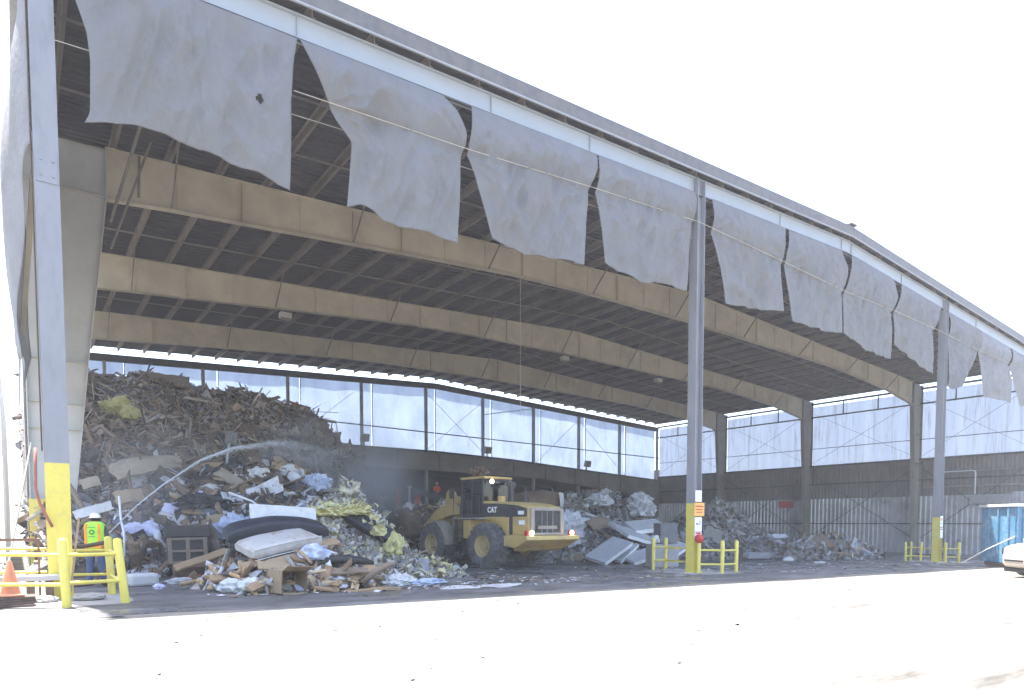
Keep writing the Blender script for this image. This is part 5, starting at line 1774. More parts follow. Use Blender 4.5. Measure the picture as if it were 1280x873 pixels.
for s in (-1, 1):
    mb = MB()
    arm = [(2.42, 2.38), (2.6, 2.5), (3.6, 2.55), (4.25, 2.3), (5.2, 1.62), (5.55, 1.3), (5.5, 1.12), (5.25, 1.12), (4.4, 1.66), (3.8, 1.95), (3.2, 2.08), (2.5, 2.14)]
    mb.prism(arm, (0, s * .58, 0), (1, 0, 0), (0, 0, 1), (0, 1, 0), .14)
    mb.build('lift_arm', M['cat_y'], ld, bevel=.02)
    mb = MB()
    mb.tube([(2.7, s * .58, 1.15), (3.5, s * .58, 1.75)], .09, 10)
    mb.tube([(3.5, s * .58, 1.75), (4.1, s * .58, 2.1)], .05, 10)
    mb.build('lift_cylinder', M['cat_y'], ld, smooth=True, auto=40)
mb = MB()
mb.prism([(3.55, 2.35), (3.72, 3.12), (3.9, 3.22), (4.06, 3.1), (4.3, 2.2), (4.5, 1.7), (4.3, 1.62), (4.0, 2.05)], (0, 0, 0), (1, 0, 0), (0, 0, 1), (0, 1, 0), .3)
mb.build('bell_crank', M['cat_y'], ld, bevel=.02)
mb = MB()
mb.tube([(2.55, 0, 2.25), (3.3, 0, 2.75)], .11, 10)
mb.tube([(3.3, 0, 2.75), (3.85, 0, 3.08)], .06, 10)
mb.prism([(2.4, 2.3), (2.5, 2.55), (3.75, 3.2), (3.9, 3.05)], (0, .2, 0), (1, 0, 0), (0, 0, 1), (0, 1, 0), .05)
mb.build('tilt_cylinder', M['cat_y'], ld, smooth=True, auto=40)
mb = MB()
prof = [(x, z + .33) for x, z in [(6.95, 1.78), (6.35, 1.15), (5.85, .78), (5.55, .74), (5.3, .95), (5.22, 1.35), (5.3, 1.8), (5.5, 2.15)]]
inn = [(x, z + .33) for x, z in [(6.9, 1.82), (6.32, 1.22), (5.86, .86), (5.6, .82), (5.38, 1.0), (5.3, 1.36), (5.38, 1.78), (5.56, 2.12)]]
mb.prism(prof + inn[::-1], (0, 0, 0), (1, 0, 0), (0, 0, 1), (0, 1, 0), 3.0)
for s in (-1, 1):
    mb.prism(prof, (0, s * 1.515, 0), (1, 0, 0), (0, 0, 1), (0, 1, 0), .028)
for k in range(7): mb.box((6.98, -1.35 + .45 * k, 2.17), (.25, .12, .06), rot('Y', -.8))
for y in (-.6, .6): mb.b2(5.12, 5.34, y - .06, y + .06, 1.15, 2.0)
bk = mb.build('bucket', M['bucket'], ld)
# lettering on the hood side
fc = bpy.data.curves.new('letters', 'FONT')
fc.body = 'CAT'
fc.size = .29
fc.extrude = .004
fc.offset = .012
fo = bpy.data.objects.new('letters_tmp', fc)
COL.objects.link(fo)
bpy.context.view_layer.update()
lm = bpy.data.meshes.new_from_object(fo.evaluated_get(bpy.context.evaluated_depsgraph_get()))
bpy.data.objects.remove(fo)
lm.materials.clear()
lm.materials.append(M['sign'])
for s in (1, -1):
    o = bpy.data.objects.new('lettering', lm)
    COL.objects.link(o)
    o.parent = ld
    # left side reads from front (x forward) to back
    o.rotation_euler = (R(90), 0, R(180) if s > 0 else 0)
    o.location = (.30 if s > 0 else -.25, s * .897, 2.2)
    mb = MB()
    mb.prism([(-.07, 0), (.07, 0), (0, .09)], (0.02, s * .90, 2.2), (1, 0, 0), (0, 0, 1), (0, 1, 0), .012)
    mb.build('lettering_wedge', M['yellow'], ld)
# load in the bucket, and a clump of stuff over the cab
ldm = ld.matrix_basis.copy()
bpy.context.view_layer.update()
LW = ld.matrix_world.copy()


def lw(x, y, z): return LW @ Vector((x, y, z))


n = 500
P = np.array([tuple(lw(rng.uniform(5.4, 6.7), rng.uniform(-1.4, 1.4), 0)) for _ in range(n)])
P[:, 2] = gz(14) + 1.5 + rng.uniform(0, 1.05, n)
V_, F_ = scatter(P, np.tile([0, 0, 1.0], (n, 1)), [(3, box, (.2, .8), (.05, .15), (.02, .06), .08, .9), (3, sht, (.2, .5), (.15, .4), None, .2, .9)])
tag(raw_mesh('bucket_load', V_, F_, [shard_mat('load_scraps', front_c, .8)]), 'heaped load of boards and scraps in the loader bucket', 'load', kind='stuff')
c = lw(1.5, .25, 3.75)
crumple(.38, .25, .22, M['carpet'], (c.x, c.y, c.z + .08), 'rusty brown clump of debris resting on the loader cab roof', 'debris', 'debris_clump', 77, amp=.7, fr=3)


# ------------------------------------------------------------------ people
def skin_mesh(verts, edges, radii, sub=2):
    me = bpy.data.meshes.new('skin_tmp')
    me.from_pydata(verts, edges, [])
    o = bpy.data.objects.new('skin_tmp', me)
    COL.objects.link(o)
    o.modifiers.new('skin', 'SKIN')
    for i, r in enumerate(radii):
        d = me.skin_vertices[0].data[i]
        d.radius = (r, r) if not isinstance(r, tuple) else r
        d.use_root = (i == 0)
    s = o.modifiers.new('sub', 'SUBSURF')
    s.levels = s.render_levels = sub
    bpy.context.view_layer.update()
    m = bpy.data.meshes.new_from_object(o.evaluated_get(bpy.context.evaluated_depsgraph_get()))
    bpy.data.objects.remove(o)
    V_ = [tuple(v.co) for v in m.vertices]
    F_ = [tuple(p.vertices) for p in m.polygons]
    bpy.data.meshes.remove(m)
    return V_, F_


def hand(mb, wrist, d, up, side, curl=.5):
    """palm plus five bent fingers"""
    d, up = Vector(d).normalized(), Vector(up).normalized()
    sd = d.cross(up).normalized() * side
    w = Vector(wrist)
    palm = w + d * .05
    mb.bar(w - d * .01, w + d * .095, .085 if True else 0, .035, 0, up)
    for i, l in enumerate((.075, .085, .08, .062)):
        b0 = w + d * .09 + sd * (.033 - .022 * i)
        b1 = b0 + (d * math.cos(curl) - up * math.sin(curl)) * l * .5
        b2_ = b1 + (d * math.cos(curl * 2.2) - up * math.sin(curl * 2.2)) * l * .5
        mb.tube([b0, b1, b2_], [.010, .009, .007], 6)
    t0 = w + d * .03 + sd * .04
    t1 = t0 + (d * .6 + sd * .7 - up * .3).normalized() * .04
    mb.tube([t0, t1, t1 + (d - up * .4).normalized() * .032], [.012, .011, .008], 6)


def person(loc, rz, label, J, top, vest, hat, trous, reflective=True, beltless=False):
    p = empty('person', loc, rz, label, 'person')
    names = ['pelvis', 'belly', 'chest', 'neck', 'head', 'shl', 'ell', 'wrl', 'shr', 'elr', 'wrr', 'hpl', 'knl', 'anl', 'tol', 'hpr', 'knr', 'anr', 'tor']
    rad = [(.13, .11), (.12, .10), (.15, .11), .055, .055, .06, .045, .03, .06, .045, .03, .095, .06, .045, .035, .095, .06, .045, .035]
    ix = {n_: i for i, n_ in enumerate(names)}
    ed = [('pelvis', 'belly'), ('belly', 'chest'), ('chest', 'neck'), ('neck', 'head'), ('chest', 'shl'), ('shl', 'ell'), ('ell', 'wrl'), ('chest', 'shr'), ('shr', 'elr'), ('elr', 'wrr'),
          ('pelvis', 'hpl'), ('hpl', 'knl'), ('knl', 'anl'), ('anl', 'tol'), ('pelvis', 'hpr'), ('hpr', 'knr'), ('knr', 'anr'), ('anr', 'tor')]
    V_, F_ = skin_mesh([J[k] for k in names], [(ix[a], ix[b_]) for a, b_ in ed], rad)
    mb = MB()
    mb.add(V_, F_)
    # head with face
    hc = Vector(J['head']) + Vector((0, .015, .07))
    b0 = len(mb.v)
    bm = bmesh.new()
    bmesh.ops.create_icosphere(bm, subdivisions=3, radius=1)
    vs, fs = [], []
    for v in bm.verts:
        q = v.co.copy()
        x, y, z = q.x * .078, q.y * .098, q.z * .118
        if z < 0: x *= 1 - .25 * (-q.z); y *= 1 - .1 * (-q.z)
        if q.y > .5:
            f = math.exp(-(q.x / .18) ** 2)
            y += .022 * f * math.exp(-((q.z + .12) / .16) ** 2)         # nose
            y -= .010 * math.exp(-((abs(q.x) - .36) / .16) ** 2) * math.exp(-((q.z - .08) / .12) ** 2)  # eye sockets
            y += .006 * math.exp(-(q.x / .3) ** 2) * math.exp(-((q.z + .48) / .07) ** 2)  # lips
        if abs(q.x) > .85: x += .012 * math.copysign(1, q.x) * math.exp(-((q.z + .02) / .25) ** 2) * math.exp(-((q.y + .1) / .25) ** 2)
        vs.append(hc + Vector((x, y, z)))
    fs = [tuple(v.index for v in f.verts) for f in bm.faces]
    bm.free()
    mb.add(vs, fs)
    for sd, w, e in ((-1, 'wrl', 'ell'), (1, 'wrr', 'elr')):
        d = Vector(J[w]) - Vector(J[e])
        hand(mb, J[w], d, (0, 0, 1) if abs(d.normalized().z) < .9 else (0, 1, 0), sd, .8)
    mb.build('body', M['skin'], p, smooth=True)
    # hair rim under the hat
    mb = MB()
    mb.lathe([(.083, -.045), (.090, .0), (.09, .05), (.05, .1)], hc + Vector((0, -.012, .01)), 'z', 18)
    mb.build('hair', M['hair'], p, smooth=True)
    # jacket, trousers, boots as separate skins
    tn = ['belly', 'chest', 'neck', 'shl', 'ell', 'wrl', 'shr', 'elr', 'wrr', 'pelvis']
    ti = {n_: i for i, n_ in enumerate(tn)}
    tr_ = [(.145, .125), (.175, .135), .07, .078, .06, .045, .078, .06, .045, (.15, .13)]
    V_, F_ = skin_mesh([Vector(J[k]).lerp(Vector(J['neck']), 0) if k != 'neck' else Vector(J['neck']) - Vector((0, 0, .03)) for k in tn], [(ti[a], ti[b_]) for a, b_ in
                       (('pelvis', 'belly'), ('belly', 'chest'), ('chest', 'neck'), ('chest', 'shl'), ('shl', 'ell'), ('ell', 'wrl'), ('chest', 'shr'), ('shr', 'elr'), ('elr', 'wrr'))], tr_)
    mb = MB()
    mb.add(V_, F_)
    mb.build('jacket', top, p, smooth=True)
    ln = ['pelvis', 'hpl', 'knl', 'anl', 'hpr', 'knr', 'anr']
    li = {n_: i for i, n_ in enumerate(ln)}
    V_, F_ = skin_mesh([J[k] for k in ln], [(li[a], li[b_]) for a, b_ in (('pelvis', 'hpl'), ('hpl', 'knl'), ('knl', 'anl'), ('pelvis', 'hpr'), ('hpr', 'knr'), ('knr', 'anr'))], [(.15, .13), .115, .085, .07, .115, .085, .07])
    mb = MB()
    mb.add(V_, F_)
    mb.build('trousers', trous, p, smooth=True)
    for a, t in (('anl', 'tol'), ('anr', 'tor')):
        A, T = Vector(J[a]), Vector(J[t])
        V_, F_ = skin_mesh([A + Vector((0, 0, .05)), A - Vector((0, 0, .03)), T], [(0, 1), (1, 2)], [.062, .062, .05])
        mb = MB()
        mb.add(V_, F_)
        mb.build('boot', M['boot'], p, smooth=True)
    if vest:
        c, bl = Vector(J['chest']), Vector(J['belly'])
        up = (c - Vector(J['pelvis'])).normalized()
        pv = Vector(J['pelvis'])
        rows = []
        for t, rx, ry in ((-.12, .20, .165), (.05, .205, .165), (.25, .215, .17), (.42, .225, .17), (.52, .20, .15), (.575, .12, .10)):
            o_ = pv + up * (t + .04)
            rows.append([o_ + Vector((math.copysign(abs(math.cos(a)) ** .75, math.cos(a)) * rx, math.copysign(abs(math.sin(a)) ** .75, math.sin(a)) * ry, 0)) for a in [2 * math.pi * k / 28 for k in range(29)]])
        mb = MB()
        mb.grid(rows)
        vo = mb.build('vest', vest, p, smooth=True, solid=.008)
        if reflective:
            mb = MB()
            o_ = pv + up * .0
            mb.grid([[o_ + Vector((math.copysign(abs(math.cos(a)) ** .75, math.cos(a)) * .212, math.copysign(abs(math.sin(a)) ** .75, math.sin(a)) * .174, z)) for a in [2 * math.pi * k / 28 for k in range(29)]] for z in (-.02, .05)])
            for x in (-.145, .145):
                mb.grid([[pv + up * t + Vector((x + dx - .02 * (t > .5) * math.copysign(1, x), -y_, 0)) for dx in (-.028, .028)] for t, y_ in ((-.05, .176), (.15, .182), (.35, .184), (.47, .182), (.56, .160))])
            mb.build('vest_stripe', M['vorange'], vo, solid=.004)
            mb = MB()
            zc = pv + up * .36 + Vector((-.01, -.186, 0))
            for k in range(8):
                a0, a1 = 2 * math.pi * k / 8 + .1, 2 * math.pi * (k + 1) / 8 - .1
                mb.prism([(.03 * math.cos(a0), .03 * math.sin(a0)), (.065 * math.cos(a0), .065 * math.sin(a0)), (.065 * math.cos(a1), .065 * math.sin(a1)), (.03 * math.cos(a1), .03 * math.sin(a1))], zc, (1, 0, 0), (0, 0, 1), (0, 1, 0), .006)
            for i_, wd in ((.12, .16), (-.11, .14)): mb.b2(zc.x - wd / 2, zc.x + wd / 2, zc.y - .004, zc.y + .004, zc.z + i_ - .008, zc.z + i_ + .008)
            mb.build('vest_emblem', mat('emblem_green', (.03, .22, .10), None, 5, .8), vo)
    if hat:
        mb = MB()
        mb.lathe([(.135, .0), (.138, .012), (.112, .018), (.110, .05), (.095, .09), (.06, .115), (.01, .122)], hc + Vector((0, 0, .035)), 'z', 24)
        mb.b2(hc.x - .06, hc.x + .06, hc.y + .10, hc.y + .17, hc.z + .036, hc.z + .046)
        mb.b2(hc.x - .012, hc.x + .012, hc.y - .07, hc.y + .07, hc.z + .13, hc.z + .162)
        mb.build('hard_hat', hat, p, smooth=True, auto=50)
    return p


STAND = dict(pelvis=(0, 0, .96), belly=(0, .01, 1.10), chest=(0, .0, 1.34), neck=(0, .02, 1.48), head=(0, .04, 1.56), shl=(-.19, 0, 1.41), ell=(-.27, .03, 1.14), wrl=(-.12, .26, 1.10), shr=(.19, 0, 1.41), elr=(.27, .0, 1.14), wrr=(.22, .25, 1.17),
             hpl=(-.10, 0, .92), knl=(-.13, .03, .50), anl=(-.14, 0, .10), tol=(-.16, .15, .05), hpr=(.10, 0, .92), knr=(.13, .03, .5), anr=(.14, 0, .10), tor=(.17, .15, .05))
person((.82, 3.0, gz(1)), R(-22), 'worker seen from behind in lime vest and white hard hat, spraying water at the heap', STAND, M['sleeve'], M['lime'], mat('white_hat', (.8, .8, .8), (.77, .77, .77), 4, .35), M['jeans'])
SIT = dict(STAND)
SIT.update(pelvis=(0, 0, .55), belly=(0, 0, .70), chest=(0, -.02, .95), neck=(0, 0, 1.1), head=(0, .02, 1.18), shl=(-.19, 0, 1.02), ell=(-.27, .08, .78), wrl=(-.16, .36, .84), shr=(.19, 0, 1.02), elr=(.27, .08, .78), wrr=(.16, .36, .84),
           hpl=(-.1, .02, .53), knl=(-.14, .42, .52), anl=(-.14, .42, .12), tol=(-.15, .56, .07), hpr=(.1, .02, .53), knr=(.14, .42, .52), anr=(.14, .42, .12), tor=(.15, .56, .07))
c = lw(1.28, 0, 1.86)
person(tuple(c), math.atan2(HY, HX) - math.pi / 2, 'loader driver in a lime vest sitting inside the dark cab', SIT, M['sleeve'], M['lime'], None, M['jeans'], reflective=False)
person((25.6, 30.2, gz(25) + 3.35), R(150), 'distant worker in an orange-red top and pale helmet on the red platform at the back', STAND, mat('orange_red_top', (.75, .09, .03), None, 6, .8), None, mat('pale_helmet', (.75, .55, .3), None, 6, .5), M['jeans'])

# hose over the rail and the water jet
mb = MB()
mb.tube([(.1, .9, gz(0) + .95), (.2, .75, 1.03), (.5, .7, 1.04), (.8, .72, 1.10), (1.0, .8, 1.13)], .045, 8)
mb.tube([(.1, .9, .95), (.05, 1.6, .4), (.2, 2.2, .06), (.7, 2.6, .05), (1.1, 2.9, .5), (1.05, 3.05, 1.1)], .03, 8)
tag(mb.build('spray_hose', M['hosebrown'], smooth=True), 'thick brown hose draped over the yellow guard rail beside the worker', 'hose')
mb = MB()
mb.tube([(1.02, 3.05, 1.12), (1.10, 3.22, 1.24)], .022, 8)
tag(mb.build('spray_nozzle', M['grey_steel'], smooth=True), 'hose nozzle in the hands of the worker in the lime vest', 'nozzle')
mb = MB()
mb.tube([(-.34, .04, 3.0), (-.35, .02, 2.6), (-.36, 0, 2.2), (-.30, -.04, 1.9), (-.18, -.06, 1.6), (-.12, -.08, 1.45)], .026, 8)
tag(mb.build('red_hose', M['hosered'], smooth=True), 'red hose hanging down beside the yellow foot of the left front column', 'hose')
wj = bpy.data.materials.new('water_spray')
wj.use_nodes = True
N, K = wj.node_tree.nodes, wj.node_tree.links
b = N['Principled BSDF']
b.inputs['Base Color'].default_value = (.9, .93, .97, 1)
b.inputs['Roughness'].default_value = .3
tr = N.new('ShaderNodeBsdfTranslucent')
tr.inputs[0].default_value = (.9, .93, .97, 1)
tp = N.new('ShaderNodeBsdfTransparent')
m1, m2 = N.new('ShaderNodeMixShader'), N.new('ShaderNodeMixShader')
m1.inputs[0].default_value = .5
m2.inputs[0].default_value = .5
K.new(b.outputs[0], m1.inputs[1])
K.new(tr.outputs[0], m1.inputs[2])
K.new(m1.outputs[0], m2.inputs[1])
K.new(tp.outputs[0], m2.inputs[2])
K.new(m2.outputs[0], N['Material Output'].inputs['Surface'])
jet = [(1.10, 3.22, 1.24), (1.82, 4.0, 1.96), (2.61, 4.8, 2.61), (3.75, 5.8, 3.42), (4.87, 6.7, 3.93), (6.45, 7.8, 4.36), (7.6, 8.6, 4.5), (8.66, 9.2, 4.45), (9.6, 9.8, 4.2)]
JP = np.array(jet)
dd = np.r_[0, np.cumsum(np.linalg.norm(np.diff(JP, axis=0), axis=1))]
tt = np.concatenate([rng.uniform(0, 1, 2600) ** .9 * .8, rng.uniform(.35, 1, 1500)])
P = np.stack([np.interp(tt * dd[-1], dd, JP[:, i]) for i in range(3)], 1)
sg = .003 + .06 * tt ** 1.8
P += rng.normal(0, 1, P.shape) * sg[:, None]
P[:, 2] -= np.abs(rng.normal(0, 1, len(tt))) * .22 * tt ** 2.2
V_, F_ = scatter(P, rng.normal(0, 1, P.shape), [(1, box, (.008, .035), (.005, .011), (.005, .011), .1, 1.0)])
core = MB()
cp = [Vector([np.interp(s, dd, JP[:, i]) for i in range(3)]) for s in np.linspace(0, dd[-1] * .55, 24)]
core.tube(cp, [0.008 + .014 * k / 23 for k in range(24)], 7)
cv = np.array([tuple(v) for v in core.v])
cf = np.array([f for f in core.f if len(f) == 4])
o = raw_mesh('water_jet', np.concatenate([V_, cv]), np.concatenate([F_, cf + len(V_)]), [wj])
tag(o, 'white arc of spray from the hose breaking up over the trash heap', 'water jet', kind='stuff')


# ------------------------------------------------------------------ guard rails round the columns
def guard(label, posts_, rails_, h=1.22, ground=None):
    g_ = empty('guard_rail', (posts_[0][0], posts_[0][1], 0), 0, label, 'guard rail', 'yellow guard rails at the column feet')
    ox, oy = posts_[0][0], posts_[0][1]
    tops = []
    for (u, v, lu, lv, r) in posts_:
        mb = MB()
        z = gz(u)
        b0 = Vector((u - ox, v - oy, z))
        t0 = b0 + Vector((lu, lv, h))
        d = (t0 - b0)
        mb.tube([b0, t0, t0 + d.normalized() * r * .35, t0 + d.normalized() * r * .55], [r, r, r * .75, r * .2], 14)
        mb.build('post', M['yellow'], g_, smooth=True, auto=40)
        tops.append((b0, t0))
    for a, b_, f, r in rails_:
        def pt(q):
            if isinstance(q, int):
                return tops[q][0].lerp(tops[q][1], f)
            return Vector((q[0] - ox, q[1] - oy, gz(q[0]) + h * f))
        mb = MB()
        mb.tube([pt(a), pt(b_)], r, 10)
        mb.build('rail', M['yellow'], g_, smooth=True, auto=40)


guard('yellow pipe guard with leaning posts around the left front column', [(0, -1.7, -.03, .02, .075), (.95, -1.36, -.11, 0, .075), (.92, .62, -.05, .02, .075), (-1.02, -1.22, -.02, 0, .075)],
      [(3, 0, .78, .036), (3, 0, .34, .036), (0, 1, .78, .036), (0, 1, .36, .036), (1, 2, .78, .03), (1, 2, .34, .03), (2, (-.2, .7), .78, .03), (2, (-.2, .7), .36, .03), (3, (-1.0, 1.2), .78, .03), (3, (-1.0, 1.2), .36, .03), ((-1.0, 1.2), (-.2, 1.0), .8, .03), ((-1.0, 1.2), (-.2, 1.0), .4, .03)])
guard('yellow pipe guard left of the middle column, in front of the concrete block', [(19.55, 1.95, .02, 0, .075), (20.55, 2.2, .04, 0, .075)], [(0, 1, .72, .035), (0, 1, .3, .035), (0, (19.45, .35), .72, .022), (0, (19.45, .35), .3, .022), (1, (19.85, .35), .72, .03), (1, (19.85, .35), .3, .03)], 1.25)
guard('yellow pipe guard right of the middle column, in front of the rubble heap', [(19.46, -.38, .03, 0, .075), (20.22, -.88, .02, 0, .075), (21.2, -.8, .02, 0, .075)], [(0, 1, .72, .038), (0, 1, .28, .038), (1, 2, .72, .038), (1, 2, .28, .038)], 1.2)
guard('yellow pipe guard left of the right hand yard column', [(40.5, 1.3, 0, 0, .07), (42.1, 1.7, .05, 0, .07), (41.2, .75, .12, 0, .07)], [(0, 1, .72, .034), (0, 1, .28, .034), (0, 2, .74, .034), (0, 2, .3, .034), (2, (41.35, .3), .7, .03), (2, (41.35, .3), .28, .03)], 1.12)
guard('yellow pipe guard right of the right hand yard column', [(40.98, -.65, 0, 0, .085), (41.9, -1.0, .03, 0, .08), (43.2, -.5, .04, 0, .07)], [(0, 1, .72, .034), (0, 1, .3, .034), (1, 2, .72, .034), (1, 2, .3, .034), (0, (41.25, -.1), .7, .03)], 1.12)
# red float on a rail post
mb = MB()
mb.lathe([(.01, -.17), (.08, -.16), (.145, -.09), (.165, 0), (.145, .09), (.08, .16), (.01, .17)], (0, 0, .17), 'z', 20)
mb.lathe([(.03, .33), (.03, .37)], (0, 0, 0), 'z', 8)
tag(mb.build('red_ball', M['red'], smooth=True, loc=(19.49, -.38, gz(19.5) + 1.12)), 'round red ball sitting on the guard post at the middle column', 'ball')


# ------------------------------------------------------------------ signs
def sign(loc, rz, w, h, m, label, lines):
    s = empty('warning_sign', loc, rz, label, 'sign')
    mb = MB()
    mb.b2(-w / 2, w / 2, -.008, .008, 0, h)
    mb.build('plate', m, s)
    for (x0, x1, z0, z1, mm) in lines:
        mb = MB()
        mb.b2(x0 * w - w / 2, x1 * w - w / 2, -.014, -.009, z0 * h, z1 * h)
        mb.build('print_line', mm, s)
    return s


I, IR = M['ink'], M['inkr']
sign((19.6, -.235, gz(19.6) + 2.68), 0, .36, .42, M['sign'], 'white notice fixed above the yellow foot of the middle column', [(.15, .85, .7, .73, M['grey_steel']), (.15, .8, .5, .53, M['grey_steel']), (.15, .7, .3, .33, M['grey_steel'])])
sign((19.62, -.26, gz(19.6) + 2.14), 0, .58, .50, M['sign_o'], 'amber warning board at the top of the yellow foot of the middle column', [(.1, .9, .68, .78, IR), (.14, .86, .45, .52, M['red']), (.2, .8, .25, .31, IR)])
sign((19.6, -.235, gz(19.6) + 1.58), 0, .40, .52, M['sign'], 'white sign with small dark figures just under the amber board', [(.2, .32, .45, .6, I), (.38, .5, .42, .58, I), (.68, .78, .4, .75, I)])
sign((19.6, -.235, gz(19.6) + 1.24), 0, .40, .32, M['sign'], 'lowest white sign with a red heading on the middle column', [(.1, .9, .72, .92, IR)])
sign((41.4, -.235, gz(41.4) + 2.05), 0, .36, .62, M['sign'], 'white and amber notice on the right hand yard column', [(.15, .85, .55, .8, M['sign_o']), (.2, .8, .3, .34, I)])
sign((41.42, -.235, gz(41.4) + 1.4), 0, .36, .6, M['sign'], 'lower white notice on the right hand yard column', [(.15, .85, .8, .9, IR), (.2, .8, .5, .53, M['grey_steel'])])

# ------------------------------------------------------------------ left corner: cone on mats, bench, table frame
cn = empty('traffic_cone', (-.80, -1.12, gz(-.8) + .20), 0, 'faded orange traffic cone standing on stacked brown mats by the left guard post', 'traffic cone')
mb = MB()
mb.lathe([(.155, .03), (.15, .05), (.035, .62), (.025, .64)], (0, 0, 0), 'z', 20)
mb.build('cone_body', M['orange'], cn, smooth=True, auto=40)
mb = MB()
mb.b2(-.2, .2, -.2, .2, 0, .035)
mb.build('cone_base', M['orange'], cn, bevel=.01)
for k in range(4):
    mb = MB()
    mb.b2(-.34, .34, -.25, .25, 0, .042)
    tag(mb.build('rubber_mat', M['mat_brown'], bevel=.01, loc=(-.80 + .02 * (k % 2), -1.12 + .015 * k, gz(-.8) + .012 + .046 * k), rz=.06 * (k % 3)), ['lowest', 'second lowest', 'second topmost', 'topmost'][k] + ' brown mat of the stack under the traffic cone', 'mat', 'mats under the cone')
bn = empty('bench', (-.62, -.25, gz(-.6)), R(4), 'low grey plank bench on brown legs behind the traffic cone', 'bench')
mb = MB()
mb.b2(-.75, .62, -.16, .16, .40, .50)
mb.build('seat', M['bench'], bn, bevel=.008)
for x in (-.6, .12, .42):
    mb = MB()
    mb.b2(x - .06, x + .06, -.1, .1, 0, .398)
    mb.build('leg', M['carpet'], bn)
tf = empty('table_frame', (-.62, .25, gz(-.6)), 0, 'thin rusty angle iron frame standing behind the bench in the left corner', 'frame')
mb = MB()
mb.b2(-.42, .30, -.02, .02, 1.16, 1.2)
mb.b2(-.42, .30, .56, .6, 1.16, 1.2)
mb.b2(-.42, -.38, .02, .56, 1.16, 1.2)
mb.b2(.26, .30, .02, .56, 1.16, 1.2)
mb.build('top_frame', M['rust'], tf)
for x in (-.40, .28):
    for y in (0, .58):
        mb = MB()
        mb.b2(x - .015, x + .015, y - .015, y + .015, 0, 1.158)
        mb.build('leg', M['rust'], tf)
crumple(.16, .14, .2, M['tealbag'], (-1.1, .4, gz(-1) + 1.22), 'dark teal bag at the left picture edge on the rusty frame', 'bag', 'cloth_bag', 5, amp=.2)
crumple(.2, .16, .09, M['pad'], (-.28, -.62, gz(0) + .06), 'flat grey stone left of the foremost guard post', 'stone', 'stone', 13, amp=.2)
crumple(.28, .18, .09, M['pad'], (.42, -.55, gz(0) + .06), 'flat grey stone right of the foremost guard post', 'stone', 'stone', 15, amp=.2)
board(1.6, .04, .03, M['wood'], (.22, -.2, .85), (0, 1, 0), (.12, 0, 1), 'thin wooden handle leaning against the left column guard', 'pole', 'wooden_pole', jag=False)
mb = MB()
mb.bar((-.85, 2.5, .6), (-.35, 3.2, 3.4), .03, .03)
tag(mb.build('thin_pole', M['rope']), 'thin pale pole leaning outside the left column', 'pole')

# ------------------------------------------------------------------ blue container at the right edge
bc = empty('blue_container', (37.13, -5.15, gz(37)), math.atan2(-.61, .79), 'blue ribbed waste container with pale cords at the right edge of the yard', 'container')
mb = MB()
mb.b2(0, 6.5, .1, 2.5, .25, 2.98)
mb.build('shell', M['blue_bin'], bc)
mb = MB()
x = .1
while x < 6.5:
    mb.b2(x - .045, x + .045, .02, .1, .27, 2.94)
    x += .30
for z in (.62, 1.1, 1.55, 2.0, 2.45): mb.b2(.0, 6.5, .055, .098, z, z + .05)
for y in (.5, 1.2, 1.9): mb.b2(-.07, 0, y - .05, y + .05, .27, 2.94)
mb.build('rib', M['blue_bin'], bc)
mb = MB()
mb.b2(-.1, 6.6, -.04, .12, 2.98, 3.12)
mb.b2(-.1, .1, .12, 2.5, 2.98, 3.12)
mb.b2(-.1, 6.6, 2.45, 2.6, 2.98, 3.12)
mb.build('top_rail', M['white'], bc, bevel=.02)
mb = MB()
mb.b2(-.05, 6.5, .0, .2, .12, .27)
mb.build('bottom_rail', M['white'], bc, bevel=.02)
mb = MB()
for x in (.3, 3, 5.8): mb.tube([(x, .2, .17), (x, 2.4, .17)], .16, 12)
mb.build('roller', M['rust'], bc)
for i, x in enumerate((.62, .78, 1.05)):
    mb = MB()
    mb.tube([(x, -.05, 3.14), (x - .02, -.07, 2.4), (x + .03, -.06, 1.4), (x - .02, -.07, .6), (x - .08 + .1 * i, -.12, .05)], .028, 6)
    mb.build('tie_cord', M['rope'], bc, smooth=True)
mb = MB()
mb.tube([(37.15, -5.1, gz(37) + 1.55), (36.3, -4.2, gz(36) + .9), (35.55, -3.45, gz(36) + .25)], .022, 6)
tag(mb.build('guy_rope', M['rope']), 'pale rope slanting from the blue container down to the ground', 'rope')

# ------------------------------------------------------------------ cream utility truck, nose in the picture
hx, hy = -.81, .586
ct = empty('utility_truck', (29.08, -7.52, gz(29)), math.atan2(hy, hx), 'cream rounded nose of a small utility truck at the right picture edge', 'truck')


def loft(sections, name, m, parent, cap=True):
    mb = MB()
    mb.grid(sections)
    k = len(sections[0])
    mb.add(sections[0], [tuple(range(k))])
    mb.add(sections[-1], [tuple(range(k))[::-1]])
    return mb.build(name, m, parent, smooth=True, auto=45)


